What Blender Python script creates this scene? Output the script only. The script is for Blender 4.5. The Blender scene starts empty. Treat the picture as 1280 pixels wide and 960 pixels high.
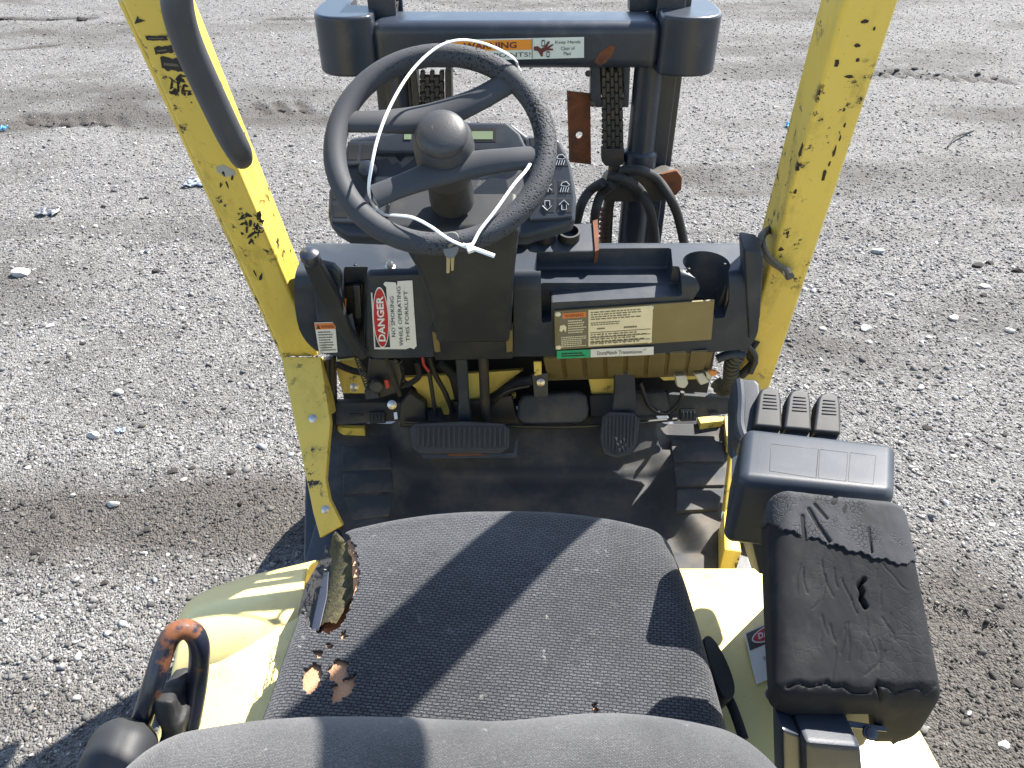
import bpy, bmesh, math, random
import numpy as np
from mathutils import Vector, Matrix
R = math.radians
random.seed(7); rng = np.random.default_rng(7)

# ------------------------------------------------------------------ camera, sky, sun, exposure
scn = bpy.context.scene
COL = scn.collection
CAM_H, PITCH, FOC = 1.84, R(37.0), 960.0          # metres, below horizontal, pixels at 1280 wide
cam_d = bpy.data.cameras.new('camera'); cam = bpy.data.objects.new('camera', cam_d); COL.objects.link(cam)
cam.location = (0, 0, CAM_H); cam.rotation_euler = (R(90) - PITCH, 0, 0)
cam_d.sensor_width = 36.0; cam_d.lens = 36.0 * FOC / 1280.0
cam_d.clip_start = 0.02; cam_d.clip_end = 2000.0
scn.camera = cam

SUN_EL, SUN_ROT = R(49.5), R(46.5)                 # rotation: clockwise from +Y
w = bpy.data.worlds.new('World'); scn.world = w; w.use_nodes = True
nt = w.node_tree; nt.nodes.clear()
wo = nt.nodes.new('ShaderNodeOutputWorld'); bg = nt.nodes.new('ShaderNodeBackground'); sk = nt.nodes.new('ShaderNodeTexSky')
sk.sky_type = 'NISHITA'; sk.sun_disc = False; sk.sun_elevation = SUN_EL; sk.sun_rotation = SUN_ROT
sk.air_density = 1.0; sk.dust_density = 0.6; sk.ozone_density = 1.0
bg.inputs['Strength'].default_value = 0.10
nt.links.new(sk.outputs[0], bg.inputs[0]); nt.links.new(bg.outputs[0], wo.inputs[0])
sun_d = bpy.data.lights.new('sun', 'SUN'); sun_d.energy = 5.0; sun_d.angle = R(0.5); sun_d.color = (1.0, 0.945, 0.865)
sun = bpy.data.objects.new('sun', sun_d); COL.objects.link(sun)
S = Vector((math.sin(SUN_ROT) * math.cos(SUN_EL), math.cos(SUN_ROT) * math.cos(SUN_EL), math.sin(SUN_EL)))
sun.rotation_euler = S.to_track_quat('Z', 'Y').to_euler(); sun.location = S * 30
vs = scn.view_settings
vs.view_transform = 'Standard'; vs.look = 'None'; vs.gamma = 1.0; vs.use_curve_mapping = False
vs.exposure = 1.7
scn.render.engine = 'CYCLES'

# ------------------------------------------------------------------ pixel rays
cp, sp = math.cos(PITCH), math.sin(PITCH)
C0 = Vector((0, 0, CAM_H))
def ray(u, v):
    a, b = (u - 640) / FOC, (480 - v) / FOC
    return Vector((a, cp + b * sp, -sp + b * cp))
def P(u, v, x=None, y=None, z=None):
    r = ray(u, v)
    t = y / r.y if y is not None else ((z - CAM_H) / r.z if z is not None else x / r.x)
    return C0 + r * t
class Plane:
    def __init__(s, p, n):
        s.p = Vector(p); s.n = Vector(n).normalized()
        if s.n.dot(C0 - s.p) < 0: s.n = -s.n
    def on(s, u, v, h=0.0):
        r = ray(u, v); q = s.p + s.n * h
        return C0 + r * ((q - C0).dot(s.n) / r.dot(s.n))
def YZ(y0, z0, y1, z1): return Plane((0, y0, z0), (0, z1 - z0, -(y1 - y0)))

# ------------------------------------------------------------------ noise
_lat = rng.random((256, 256))
def vnoise(x, y, seed=0):
    x = np.asarray(x, float) + seed * 17.31; y = np.asarray(y, float) + seed * 9.77
    xi, yi = np.floor(x).astype(int), np.floor(y).astype(int)
    fx, fy = x - xi, y - yi
    fx = fx * fx * (3 - 2 * fx); fy = fy * fy * (3 - 2 * fy)
    g = lambda i, j: _lat[i % 256, j % 256]
    return (g(xi, yi) * (1 - fx) + g(xi + 1, yi) * fx) * (1 - fy) + (g(xi, yi + 1) * (1 - fx) + g(xi + 1, yi + 1) * fx) * fy
def fbm(x, y, seed=0, o=4):
    a, s, t = 0.5, 0.0, 0.0
    for i in range(o):
        s = s + a * vnoise(x * 2 ** i, y * 2 ** i, seed + i); t += a; a *= 0.5
    return s / t
def sstep(a, b, x):
    t = np.clip((x - a) / (b - a), 0, 1); return t * t * (3 - 2 * t)

# ------------------------------------------------------------------ materials
MATS = {}
def mat(name, col, rough=0.5, metal=0.0, spec=0.5, var=0.15, vscale=30.0, bump=0.0, bscale=400.0, col2=None, cut=(0.45, 0.6), c2scale=20.0, coat=0.0, bdist=0.001, aniso=(1, 1, 1), rough2=None, zbias=0.0):
    if name in MATS: return MATS[name]
    m = bpy.data.materials.new(name); m.use_nodes = True; MATS[name] = m
    n, l = m.node_tree.nodes, m.node_tree.links
    b = n['Principled BSDF']
    b.inputs['Roughness'].default_value = rough; b.inputs['Metallic'].default_value = metal
    b.inputs['Specular IOR Level'].default_value = spec; b.inputs['Coat Weight'].default_value = coat
    tc = n.new('ShaderNodeTexCoord')
    mp = n.new('ShaderNodeMapping'); mp.inputs['Scale'].default_value = aniso; l.new(tc.outputs['Object'], mp.inputs[0])
    no = n.new('ShaderNodeTexNoise'); no.inputs['Scale'].default_value = vscale; no.inputs['Detail'].default_value = 6
    l.new(mp.outputs[0], no.inputs[0])
    mx = n.new('ShaderNodeMix'); mx.data_type = 'RGBA'; l.new(no.outputs['Fac'], mx.inputs[0])
    mx.inputs[6].default_value = (*[max(0, c * (1 - var)) for c in col], 1); mx.inputs[7].default_value = (*[min(1, c * (1 + var)) for c in col], 1)
    out = mx.outputs[2]
    if col2:
        n2 = n.new('ShaderNodeTexNoise'); n2.inputs['Scale'].default_value = c2scale; n2.inputs['Detail'].default_value = 8; n2.inputs['Roughness'].default_value = 0.65
        l.new(mp.outputs[0], n2.inputs[0])
        cr = n.new('ShaderNodeMapRange'); cr.inputs[1].default_value = cut[0]; cr.inputs[2].default_value = cut[1]; fac2 = n2.outputs['Fac']
        if zbias:
            sz_ = n.new('ShaderNodeSeparateXYZ'); l.new(tc.outputs['Object'], sz_.inputs[0]); zm = n.new('ShaderNodeMath'); zm.operation = 'MULTIPLY_ADD'
            l.new(sz_.outputs[2], zm.inputs[0]); zm.inputs[1].default_value = zbias; l.new(fac2, zm.inputs[2]); fac2 = zm.outputs[0]
        l.new(fac2, cr.inputs[0])
        m2 = n.new('ShaderNodeMix'); m2.data_type = 'RGBA'; l.new(cr.outputs[0], m2.inputs[0]); l.new(out, m2.inputs[6]); m2.inputs[7].default_value = (*col2, 1)
        out = m2.outputs[2]
        if rough2 is not None:
            mr = n.new('ShaderNodeMapRange'); mr.inputs[3].default_value = rough; mr.inputs[4].default_value = rough2
            l.new(cr.outputs[0], mr.inputs[0]); l.new(mr.outputs[0], b.inputs['Roughness'])
    l.new(out, b.inputs['Base Color'])
    if bump > 0:
        n3 = n.new('ShaderNodeTexNoise'); n3.inputs['Scale'].default_value = bscale; n3.inputs['Detail'].default_value = 4; l.new(tc.outputs['Object'], n3.inputs[0])
        bp = n.new('ShaderNodeBump'); bp.inputs['Strength'].default_value = bump; bp.inputs['Distance'].default_value = bdist
        l.new(n3.outputs['Fac'], bp.inputs['Height']); l.new(bp.outputs[0], b.inputs['Normal'])
    return m

def m_yellow(name, col, chips=(0.60, 0.63), chipcol=(0.02, 0.017, 0.014), rough=0.38):
    """painted steel: faint grime streaks, fine specks and torn chips down to dark primer"""
    m = bpy.data.materials.new(name); m.use_nodes = True; MATS[name] = m
    n, l = m.node_tree.nodes, m.node_tree.links; b = n['Principled BSDF']
    tc = n.new('ShaderNodeTexCoord')
    def noise(scale, detail=6, rg=0.6, sc=(1, 1, 1)):
        mp = n.new('ShaderNodeMapping'); mp.inputs['Scale'].default_value = sc; l.new(tc.outputs['Object'], mp.inputs[0])
        q = n.new('ShaderNodeTexNoise'); q.inputs['Scale'].default_value = scale; q.inputs['Detail'].default_value = detail; q.inputs['Roughness'].default_value = rg
        l.new(mp.outputs[0], q.inputs[0]); return q.outputs['Fac']
    def rng_(s, a, c):
        q = n.new('ShaderNodeMapRange'); q.inputs[1].default_value = a; q.inputs[2].default_value = c; l.new(s, q.inputs[0]); return q.outputs[0]
    def mix(f, a, c):
        q = n.new('ShaderNodeMix'); q.data_type = 'RGBA'; l.new(f, q.inputs[0])
        if isinstance(a, tuple): q.inputs[6].default_value = (*a, 1)
        else: l.new(a, q.inputs[6])
        q.inputs[7].default_value = (*c, 1); return q.outputs[2]
    def mul(a, c):
        q = n.new('ShaderNodeMath'); q.operation = 'MULTIPLY'; l.new(a, q.inputs[0]); l.new(c, q.inputs[1]); return q.outputs[0]
    base = mix(noise(9, 4), col, tuple(c * k for c, k in zip(col, (0.86, 0.86, 1.1))))
    grime = mix(mul(rng_(noise(26, 8, 0.7, (1, 1, 0.3)), 0.5, 0.75), rng_(noise(6, 3), 0.35, 0.7)), base, tuple(c * 0.33 for c in col))
    speck = mix(rng_(noise(230, 2), 0.735, 0.75), grime, (0.05, 0.035, 0.02))
    chip = mul(rng_(noise(38, 9, 0.72), chips[0], chips[1]), rng_(noise(7, 2), 0.47, 0.57))
    fin = mix(chip, speck, chipcol)
    l.new(fin, b.inputs['Base Color']); b.inputs['Roughness'].default_value = rough
    bp = n.new('ShaderNodeBump'); bp.inputs['Strength'].default_value = 0.35; bp.inputs['Distance'].default_value = 0.001; bp.invert = True
    l.new(chip, bp.inputs['Height']); l.new(bp.outputs[0], b.inputs['Normal'])
    return m

YEL = m_yellow('yellow_paint', (0.74, 0.545, 0.090), chips=(0.57, 0.60))
YELH = m_yellow('sunlit_yellow_paint', (0.76, 0.64, 0.24), chips=(0.70, 0.72), rough=0.3)  # hood yellow made paler, the sun's blown-out glare put into its colour
PLA = mat('dark_plastic', (0.027, 0.034, 0.046), 0.46, spec=0.3, var=0.3, vscale=14, bump=0.25, bscale=900, col2=(0.075, 0.076, 0.075), cut=(0.50, 0.85), c2scale=11, bdist=0.0006)
PLD = mat('black_plastic', (0.024, 0.026, 0.029), 0.5, spec=0.25, var=0.3, vscale=12, col2=(0.058, 0.054, 0.046), cut=(0.5, 0.85), c2scale=9, bump=0.2, bscale=900, bdist=0.0006)
MATR = mat('rubber_mat', (0.046, 0.049, 0.054), 0.7, spec=0.25, var=0.45, vscale=9, bump=0.35, bscale=700, col2=(0.115, 0.100, 0.080), cut=(0.46, 0.72), c2scale=8)
RUB = mat('black_rubber', (0.017, 0.017, 0.018), 0.68, var=0.3, bump=0.3, bscale=500)
WHL = mat('wheel_rubber', (0.048, 0.051, 0.057), 0.68, spec=0.3, var=0.2, vscale=20, bump=0.0)
BLK = mat('black_painted_steel', (0.020, 0.027, 0.040), 0.36, var=0.3, bump=0.15, bscale=150, col2=(0.060, 0.062, 0.064), cut=(0.55, 0.8), c2scale=16)
GRS = mat('greasy_steel', (0.035, 0.032, 0.027), 0.5, var=0.4, bump=0.4, bscale=160, col2=(0.07, 0.05, 0.03), cut=(0.5, 0.7), c2scale=40)
RST = mat('rusty_steel', (0.17, 0.055, 0.018), 0.85, var=0.45, vscale=45, bump=0.6, bscale=220, col2=(0.075, 0.032, 0.016), cut=(0.42, 0.62), c2scale=25)
RSH = mat('rusting_black_tube', (0.017, 0.021, 0.034), 0.28, var=0.3, col2=(0.17, 0.060, 0.022), cut=(0.58, 0.66), c2scale=30, zbias=2.6, rough2=0.85, bump=0.25, bscale=180)
STL = mat('bright_steel', (0.55, 0.53, 0.50), 0.35, metal=1.0, var=0.2)
BRS = mat('brass_key', (0.42, 0.29, 0.12), 0.4, metal=1.0)
WPL = mat('white_nylon', (0.80, 0.80, 0.78), 0.4, var=0.03)
CREAM = mat('cream_connector', (0.55, 0.50, 0.36), 0.5, var=0.12)
PAPER = mat('white_sticker', (0.66, 0.66, 0.63), 0.45, var=0.10, vscale=60, col2=(0.30, 0.29, 0.26), cut=(0.62, 0.75), c2scale=40)
PRED = mat('red_print', (0.42, 0.022, 0.030), 0.45, var=0.1)
PORG = mat('orange_print', (0.72, 0.26, 0.02), 0.45, var=0.08)
PORF = mat('faded_orange_print', (0.62, 0.20, 0.06), 0.5, var=0.12)
PGRN = mat('green_print', (0.03, 0.33, 0.16), 0.45, var=0.08)
PBLK = mat('black_print', (0.020, 0.019, 0.019), 0.45, var=0.2)
PBRN = mat('dark_red_print', (0.11, 0.022, 0.02), 0.5, var=0.2)
PWHT = mat('white_print', (0.70, 0.70, 0.70), 0.45, var=0.05)
ICON = mat('pale_icon_print', (0.34, 0.37, 0.41), 0.5, var=0.1)
ALU = mat('aluminium_plate', (0.74, 0.67, 0.47), 0.42, metal=0.1, var=0.14, vscale=25)
OLV = mat('olive_plate', (0.20, 0.165, 0.080), 0.42, metal=0.2, var=0.2, vscale=20)
PGRY = mat('grey_print', (0.16, 0.145, 0.10), 0.5, var=0.2)
OLVP = mat('olive_plastic', (0.15, 0.115, 0.042), 0.55, var=0.25, vscale=16, bump=0.2)  # olive tone for the ribbed cover, slot bar and tray uprights
FOAM = mat('tan_foam', (0.44, 0.245, 0.14), 0.95, var=0.25, vscale=90, bump=0.8, bscale=350, bdist=0.002)
MOSS = mat('mouldy_foam', (0.085, 0.075, 0.030), 0.95, var=0.4, vscale=60, bump=0.8, bscale=300, col2=(0.035, 0.03, 0.016), cut=(0.45, 0.65), c2scale=60, bdist=0.002)
BLUE = mat('blue_painted_pan', (0.014, 0.020, 0.036), 0.4, var=0.2)
LCD = mat('lcd_screen', (0.22, 0.28, 0.17), 0.25, var=0.06)
FILM = mat('peeling_film', (0.075, 0.077, 0.080), 0.55, var=0.5, vscale=50, col2=(0.13, 0.13, 0.13), cut=(0.56, 0.62), c2scale=30)
REDW = mat('red_wire', (0.45, 0.03, 0.025), 0.5)
TYRE = mat('tyre_rubber', (0.018, 0.018, 0.018), 0.8, var=0.2)

def bumped(m, kind, scale, strength, dist):
    n, l = m.node_tree.nodes, m.node_tree.links; b = n['Principled BSDF']
    tc = n.new('ShaderNodeTexCoord'); v = n.new('ShaderNodeTexVoronoi'); v.feature = kind; v.inputs['Scale'].default_value = scale
    ns = n.new('ShaderNodeTexNoise'); ns.inputs['Scale'].default_value = scale * 0.12; l.new(tc.outputs['Object'], ns.inputs[0])
    l.new(tc.outputs['Object'], v.inputs['Vector'])
    r = n.new('ShaderNodeMapRange'); r.inputs[1].default_value = 0.0; r.inputs[2].default_value = 0.10 if kind == 'DISTANCE_TO_EDGE' else 0.32; l.new(v.outputs['Distance'], r.inputs[0])
    ma = n.new('ShaderNodeMapRange'); ma.inputs[1].default_value = 0.42; ma.inputs[2].default_value = 0.62; l.new(ns.outputs['Fac'], ma.inputs[0])
    mu = n.new('ShaderNodeMath'); mu.operation = 'MULTIPLY'; l.new(ma.outputs[0], mu.inputs[0]); mu.inputs[1].default_value = strength
    bp = n.new('ShaderNodeBump'); bp.inputs['Distance'].default_value = dist
    l.new(mu.outputs[0], bp.inputs['Strength']); l.new(r.outputs[0], bp.inputs['Height']); l.new(bp.outputs[0], b.inputs['Normal'])
def pits(m):
    n, l = m.node_tree.nodes, m.node_tree.links; b = n['Principled BSDF']
    tc = n.new('ShaderNodeTexCoord'); v = n.new('ShaderNodeTexVoronoi'); v.inputs['Scale'].default_value = 260; l.new(tc.outputs['Object'], v.inputs['Vector'])
    ns = n.new('ShaderNodeTexNoise'); ns.inputs['Scale'].default_value = 14; ns.inputs['Detail'].default_value = 5; l.new(tc.outputs['Object'], ns.inputs[0])
    sx = n.new('ShaderNodeSeparateXYZ'); l.new(tc.outputs['Object'], sx.inputs[0])
    side = n.new('ShaderNodeMapRange'); side.inputs[1].default_value = -0.16; side.inputs[2].default_value = 0.14; side.inputs[3].default_value = 0.05; side.inputs[4].default_value = 0.36; l.new(sx.outputs[0], side.inputs[0])
    rad = n.new('ShaderNodeMath'); rad.operation = 'MULTIPLY'; l.new(ns.outputs['Fac'], rad.inputs[0]); l.new(side.outputs[0], rad.inputs[1]); rad.inputs[1].default_value = 0.3
    r2 = n.new('ShaderNodeMath'); r2.operation = 'MULTIPLY'; r2.inputs[1].default_value = 2.1; l.new(rad.outputs[0], r2.inputs[0])
    d = n.new('ShaderNodeMath'); d.operation = 'SUBTRACT'; l.new(v.outputs['Distance'], d.inputs[0]); l.new(r2.outputs[0], d.inputs[1])
    h = n.new('ShaderNodeMapRange'); h.inputs[1].default_value = -0.12; h.inputs[2].default_value = 0.05; l.new(d.outputs[0], h.inputs[0])
    bp = n.new('ShaderNodeBump'); bp.inputs['Strength'].default_value = 0.9; bp.inputs['Distance'].default_value = 0.0016; l.new(h.outputs[0], bp.inputs['Height']); l.new(bp.outputs[0], b.inputs['Normal'])
    old = b.inputs['Base Color'].links[0].from_socket; mx = n.new('ShaderNodeMix'); mx.data_type = 'RGBA'; l.new(h.outputs[0], mx.inputs[0]); mx.inputs[6].default_value = (0.012, 0.012, 0.013, 1); l.new(old, mx.inputs[7]); l.new(mx.outputs[2], b.inputs['Base Color'])
pits(WHL)
WSM = mat('smooth_wheel_plastic', (0.048, 0.051, 0.056), 0.58, spec=0.3, var=0.2, vscale=20, bump=0.2, bscale=700, bdist=0.0005)
ARM = mat('cracked_armrest_vinyl', (0.010, 0.0105, 0.012), 0.78, spec=0.22, var=0.3, vscale=40, col2=(0.026, 0.026, 0.027), cut=(0.48, 0.78), c2scale=30)
ARC = mat('crazed_armrest_skin', (0.036, 0.038, 0.042), 0.75, spec=0.25, var=0.3, vscale=40, col2=(0.03, 0.03, 0.03), cut=(0.5, 0.7), c2scale=22)
bumped(ARC, 'DISTANCE_TO_EDGE', 260, 0.8, 0.0015)
bumped(ARM, 'DISTANCE_TO_EDGE', 130, 0.22, 0.001)

def m_fabric(name, dark, light, sc, gain):
    m = bpy.data.materials.new(name); m.use_nodes = True; MATS[name] = m
    n, l = m.node_tree.nodes, m.node_tree.links; b = n['Principled BSDF']
    b.inputs['Roughness'].default_value = 0.92; b.inputs['Specular IOR Level'].default_value = 0.25
    b.inputs['Sheen Weight'].default_value = 0.25; b.inputs['Sheen Roughness'].default_value = 0.5
    tc = n.new('ShaderNodeTexCoord')
    wn = n.new('ShaderNodeTexNoise'); wn.inputs['Scale'].default_value = 25; wn.inputs['Detail'].default_value = 3; l.new(tc.outputs['Object'], wn.inputs[0])
    dv = n.new('ShaderNodeVectorMath'); dv.operation = 'MULTIPLY_ADD'; l.new(wn.outputs['Color'], dv.inputs[0]); dv.inputs[1].default_value = (0.004,) * 3; l.new(tc.outputs['Object'], dv.inputs[2])
    mp = n.new('ShaderNodeMapping'); mp.inputs['Rotation'].default_value = (0, 0, R(8)); mp.inputs['Scale'].default_value = (sc, sc * 1.25, sc); l.new(dv.outputs[0], mp.inputs[0])
    br = n.new('ShaderNodeTexBrick'); br.inputs['Scale'].default_value = 1.0; br.offset = 0.5
    br.inputs['Brick Width'].default_value = 1.0; br.inputs['Row Height'].default_value = 0.55; br.inputs['Mortar Size'].default_value = 0.17; br.inputs['Mortar Smooth'].default_value = 0.9
    br.inputs['Color1'].default_value = (1, 1, 1, 1); br.inputs['Color2'].default_value = (0.55, 0.55, 0.55, 1); br.inputs['Mortar'].default_value = (0, 0, 0, 1)
    l.new(mp.outputs[0], br.inputs[0])
    fz = n.new('ShaderNodeTexNoise'); fz.inputs['Scale'].default_value = 900; fz.inputs['Detail'].default_value = 2; l.new(tc.outputs['Object'], fz.inputs[0])
    fr = n.new('ShaderNodeMapRange'); fr.inputs[1].default_value = 0.3; fr.inputs[2].default_value = 0.7; l.new(fz.outputs['Fac'], fr.inputs[0])
    mu = n.new('ShaderNodeMath'); mu.operation = 'MULTIPLY'; l.new(br.outputs['Color'], mu.inputs[0]); l.new(fr.outputs[0], mu.inputs[1])
    mx = n.new('ShaderNodeMix'); mx.data_type = 'RGBA'; l.new(mu.outputs[0], mx.inputs[0]); mx.inputs[6].default_value = (*dark, 1); mx.inputs[7].default_value = (*light, 1)
    lint = n.new('ShaderNodeTexNoise'); lint.inputs['Scale'].default_value = 60; lint.inputs['Detail'].default_value = 8; lint.inputs['Roughness'].default_value = 0.75; l.new(tc.outputs['Object'], lint.inputs[0])
    lr = n.new('ShaderNodeMapRange'); lr.inputs[1].default_value = 0.625; lr.inputs[2].default_value = 0.70; l.new(lint.outputs['Fac'], lr.inputs[0])
    m2 = n.new('ShaderNodeMix'); m2.data_type = 'RGBA'; l.new(lr.outputs[0], m2.inputs[0]); l.new(mx.outputs[2], m2.inputs[6]); m2.inputs[7].default_value = (0.22, 0.22, 0.21, 1)
    big = n.new('ShaderNodeTexNoise'); big.inputs['Scale'].default_value = 9; big.inputs['Detail'].default_value = 4; l.new(tc.outputs['Object'], big.inputs[0])
    bm_ = n.new('ShaderNodeMapRange'); bm_.inputs[1].default_value = 0.3; bm_.inputs[2].default_value = 0.7; bm_.inputs[3].default_value = 0.55; bm_.inputs[4].default_value = 1.3; l.new(big.outputs['Fac'], bm_.inputs[0])
    m3 = n.new('ShaderNodeMix'); m3.data_type = 'RGBA'; m3.blend_type = 'MULTIPLY'; m3.inputs[0].default_value = 1; l.new(m2.outputs[2], m3.inputs[6]); l.new(bm_.outputs[0], m3.inputs[7])
    l.new(m3.outputs[2], b.inputs['Base Color'])
    bp = n.new('ShaderNodeBump'); bp.inputs['Strength'].default_value = gain; bp.inputs['Distance'].default_value = 0.0012; l.new(mu.outputs[0], bp.inputs['Height']); l.new(bp.outputs[0], b.inputs['Normal'])
    return m
FAB = m_fabric('woven_seat_fabric', (0.007, 0.009, 0.013), (0.125, 0.132, 0.143), 128, 1.3)
FAB2 = m_fabric('worn_backrest_fabric', (0.042, 0.042, 0.043), (0.15, 0.15, 0.148), 420, 0.6)

# ------------------------------------------------------------------ mesh helpers: a shape is (verts Nx3, faces)
def shape(v, f): return (np.array([tuple(q) for q in v], float).reshape(-1, 3), [tuple(q) for q in f])
def join(*ss):
    V, Fc, o = [], [], 0
    for v, f in ss:
        V.append(v); Fc += [tuple(i + o for i in q) for q in f]; o += len(v)
    return np.vstack(V), Fc
def shape_of(bm):
    bm.verts.index_update()
    r = shape([v.co for v in bm.verts], [[v.index for v in f.verts] for f in bm.faces]); bm.free(); return r
def to_bm(s):
    bm = bmesh.new(); vv = [bm.verts.new(q) for q in s[0]]
    for f in s[1]:
        try: bm.faces.new([vv[i] for i in f])
        except ValueError: pass
    bm.normal_update(); return bm
def bevel(s, wd, seg=2, ang=30):
    bm = to_bm(s); bmesh.ops.recalc_face_normals(bm, faces=bm.faces)
    es = [e for e in bm.edges if len(e.link_faces) == 2 and e.calc_face_angle(0) > R(ang)]
    bmesh.ops.bevel(bm, geom=es, offset=wd, segments=seg, profile=0.5, affect='EDGES', clamp_overlap=True)
    return shape_of(bm)
def chaikin(pts, k):
    for _ in range(k):
        o = []
        for i in range(len(pts)):
            a, b = Vector(pts[i]), Vector(pts[(i + 1) % len(pts)]); o += [a * 0.75 + b * 0.25, a * 0.25 + b * 0.75]
        pts = o
    return pts
def prism(pts, vec, bev=0.0, seg=2):
    n = len(pts); vec = Vector(vec)
    s = shape([Vector(p) for p in pts] + [Vector(p) + vec for p in pts],
              [tuple(range(n)), tuple(range(2 * n - 1, n - 1, -1))] + [(i, i + n, (i + 1) % n + n, (i + 1) % n)[::-1] for i in range(n)])
    bm = to_bm(s); bmesh.ops.recalc_face_normals(bm, faces=bm.faces); s = shape_of(bm)
    return bevel(s, bev, seg) if bev else s
def slab(pix, plane, thick, bev=0.0, smooth=0, h=0.0, seg=2):
    pts = [plane.on(u, v, h) for u, v in pix]
    if smooth: pts = chaikin(pts, smooth)
    return prism(pts, plane.n * -thick, bev, seg)
def box(c, size, bev=0.0, rot=None, seg=2):
    hx, hy, hz = [q / 2 for q in size]
    vv = [Vector((x, y, z)) for x in (-hx, hx) for y in (-hy, hy) for z in (-hz, hz)]
    if rot is not None: vv = [rot @ q for q in vv]
    s = shape([q + Vector(c) for q in vv], [(0, 1, 3, 2), (4, 6, 7, 5), (0, 4, 5, 1), (2, 3, 7, 6), (0, 2, 6, 4), (1, 5, 7, 3)])
    return bevel(s, bev, seg) if bev else s
def rbox(hx, hy, hz, r, nx=1, ny=1, nz=1, k=4, warp=None):
    def co(h, n):
        e = [r * math.tan(R(45) * i / k) for i in range(1, k + 1)]
        return np.array([-(h - r) - q for q in reversed(e)] + list(np.linspace(-(h - r), h - r, n + 1)) + [h - r + q for q in e])
    A = (co(hx, nx), co(hy, ny), co(hz, nz)); H = (hx, hy, hz); idx, V, Fc = {}, [], []
    def vid(p):
        key = tuple(round(q, 6) for q in p)
        if key not in idx: idx[key] = len(V); V.append(p)
        return idx[key]
    for ax in range(3):
        a, b = [q for q in range(3) if q != ax]
        for sg in (-1, 1):
            G = []
            for i in A[a]:
                row = []
                for j in A[b]:
                    p = [0, 0, 0]; p[ax] = sg * H[ax]; p[a] = i; p[b] = j; row.append(vid(tuple(p)))
                G.append(row)
            for i in range(len(A[a]) - 1):
                for j in range(len(A[b]) - 1): Fc.append((G[i][j], G[i + 1][j], G[i + 1][j + 1], G[i][j + 1]))
    V = np.array(V); inner = np.clip(V, [-(q - r) for q in H], [q - r for q in H])
    d = V - inner; d /= np.linalg.norm(d, axis=1)[:, None]; V = inner + d * r
    if warp: V = warp(V)
    bm = to_bm((V, Fc)); bmesh.ops.recalc_face_normals(bm, faces=bm.faces); return shape_of(bm)
def crom(pts, n=6, closed=False):
    pts = [Vector(p) for p in pts]; N = len(pts); o = []
    for i in range(N if closed else N - 1):
        g = (lambda j: pts[j % N]) if closed else (lambda j: pts[max(0, min(N - 1, j))])
        p0, p1, p2, p3 = g(i - 1), g(i), g(i + 1), g(i + 2)
        for q in range(n):
            t = q / n
            o.append(0.5 * ((2 * p1) + (p2 - p0) * t + (2 * p0 - 5 * p1 + 4 * p2 - p3) * t * t + (3 * p1 - p0 - 3 * p2 + p3) * t ** 3))
    if not closed: o.append(pts[-1])
    return o
def tube(pts, r, n=10, sub=6, closed=False, flat=None, up=None):
    """swept tube; r number or per-point list; flat=(a,b) gives an elliptical section with a along 'up'"""
    rr = list(r) if hasattr(r, '__len__') else [r] * len(pts)
    if sub > 1:
        path = crom(pts, sub, closed)
        rp = crom([Vector((q, 0, 0)) for q in rr], sub, closed); rr = [q.x for q in rp]
    else: path = [Vector(p) for p in pts]
    V, Fc, N = [], [], len(path); pu = None
    for i, p in enumerate(path):
        t = (path[(i + 1) % N] - path[i - 1]) if closed else (path[min(i + 1, N - 1)] - path[max(i - 1, 0)])
        t.normalize()
        if up is not None: u = Vector(up) - t * t.dot(Vector(up))
        elif pu is None: u = t.orthogonal()
        else: u = pu - t * t.dot(pu)
        u.normalize(); pu = u; s = t.cross(u)
        fa, fb = flat or (1, 1)
        for j in range(n):
            a = 2 * math.pi * j / n
            V.append(p + u * math.cos(a) * rr[i] * fa + s * math.sin(a) * rr[i] * fb)
    for i in range(N if closed else N - 1):
        for j in range(n):
            a, b = i * n + j, i * n + (j + 1) % n; c, d = ((i + 1) % N) * n + (j + 1) % n, ((i + 1) % N) * n + j
            Fc.append((a, b, c, d))
    if not closed: Fc += [tuple(range(n))[::-1], tuple(range((N - 1) * n, N * n))]
    bm = to_bm(shape(V, Fc)); bmesh.ops.recalc_face_normals(bm, faces=bm.faces); return shape_of(bm)
def lathe(prof, o, d, n=24):
    """prof: list of (radius, height along d)"""
    d = Vector(d).normalized(); u = d.orthogonal().normalized(); s = d.cross(u); V, Fc = [], []
    for r, h in prof:
        for j in range(n):
            a = 2 * math.pi * j / n; V.append(Vector(o) + d * h + (u * math.cos(a) + s * math.sin(a)) * r)
    m = len(prof)
    for i in range(m - 1):
        for j in range(n): Fc.append((i * n + j, i * n + (j + 1) % n, (i + 1) * n + (j + 1) % n, (i + 1) * n + j))
    if prof[0][0] > 1e-5: Fc.append(tuple(range(n))[::-1])
    if prof[-1][0] > 1e-5: Fc.append(tuple(range((m - 1) * n, m * n)))
    bm = to_bm(shape(V, Fc)); bmesh.ops.remove_doubles(bm, verts=bm.verts, dist=1e-6); bmesh.ops.recalc_face_normals(bm, faces=bm.faces); return shape_of(bm)
def bolt(p, n, r, h=None):
    h = h or r * 0.6
    return lathe([(r * 1.25, -0.002), (r * 1.25, 0.001), (r * 0.98, 0.0015), (r * 0.9, h * 0.8), (r * 0.6, h), (0.0, h)], p, n, 12)

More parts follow.
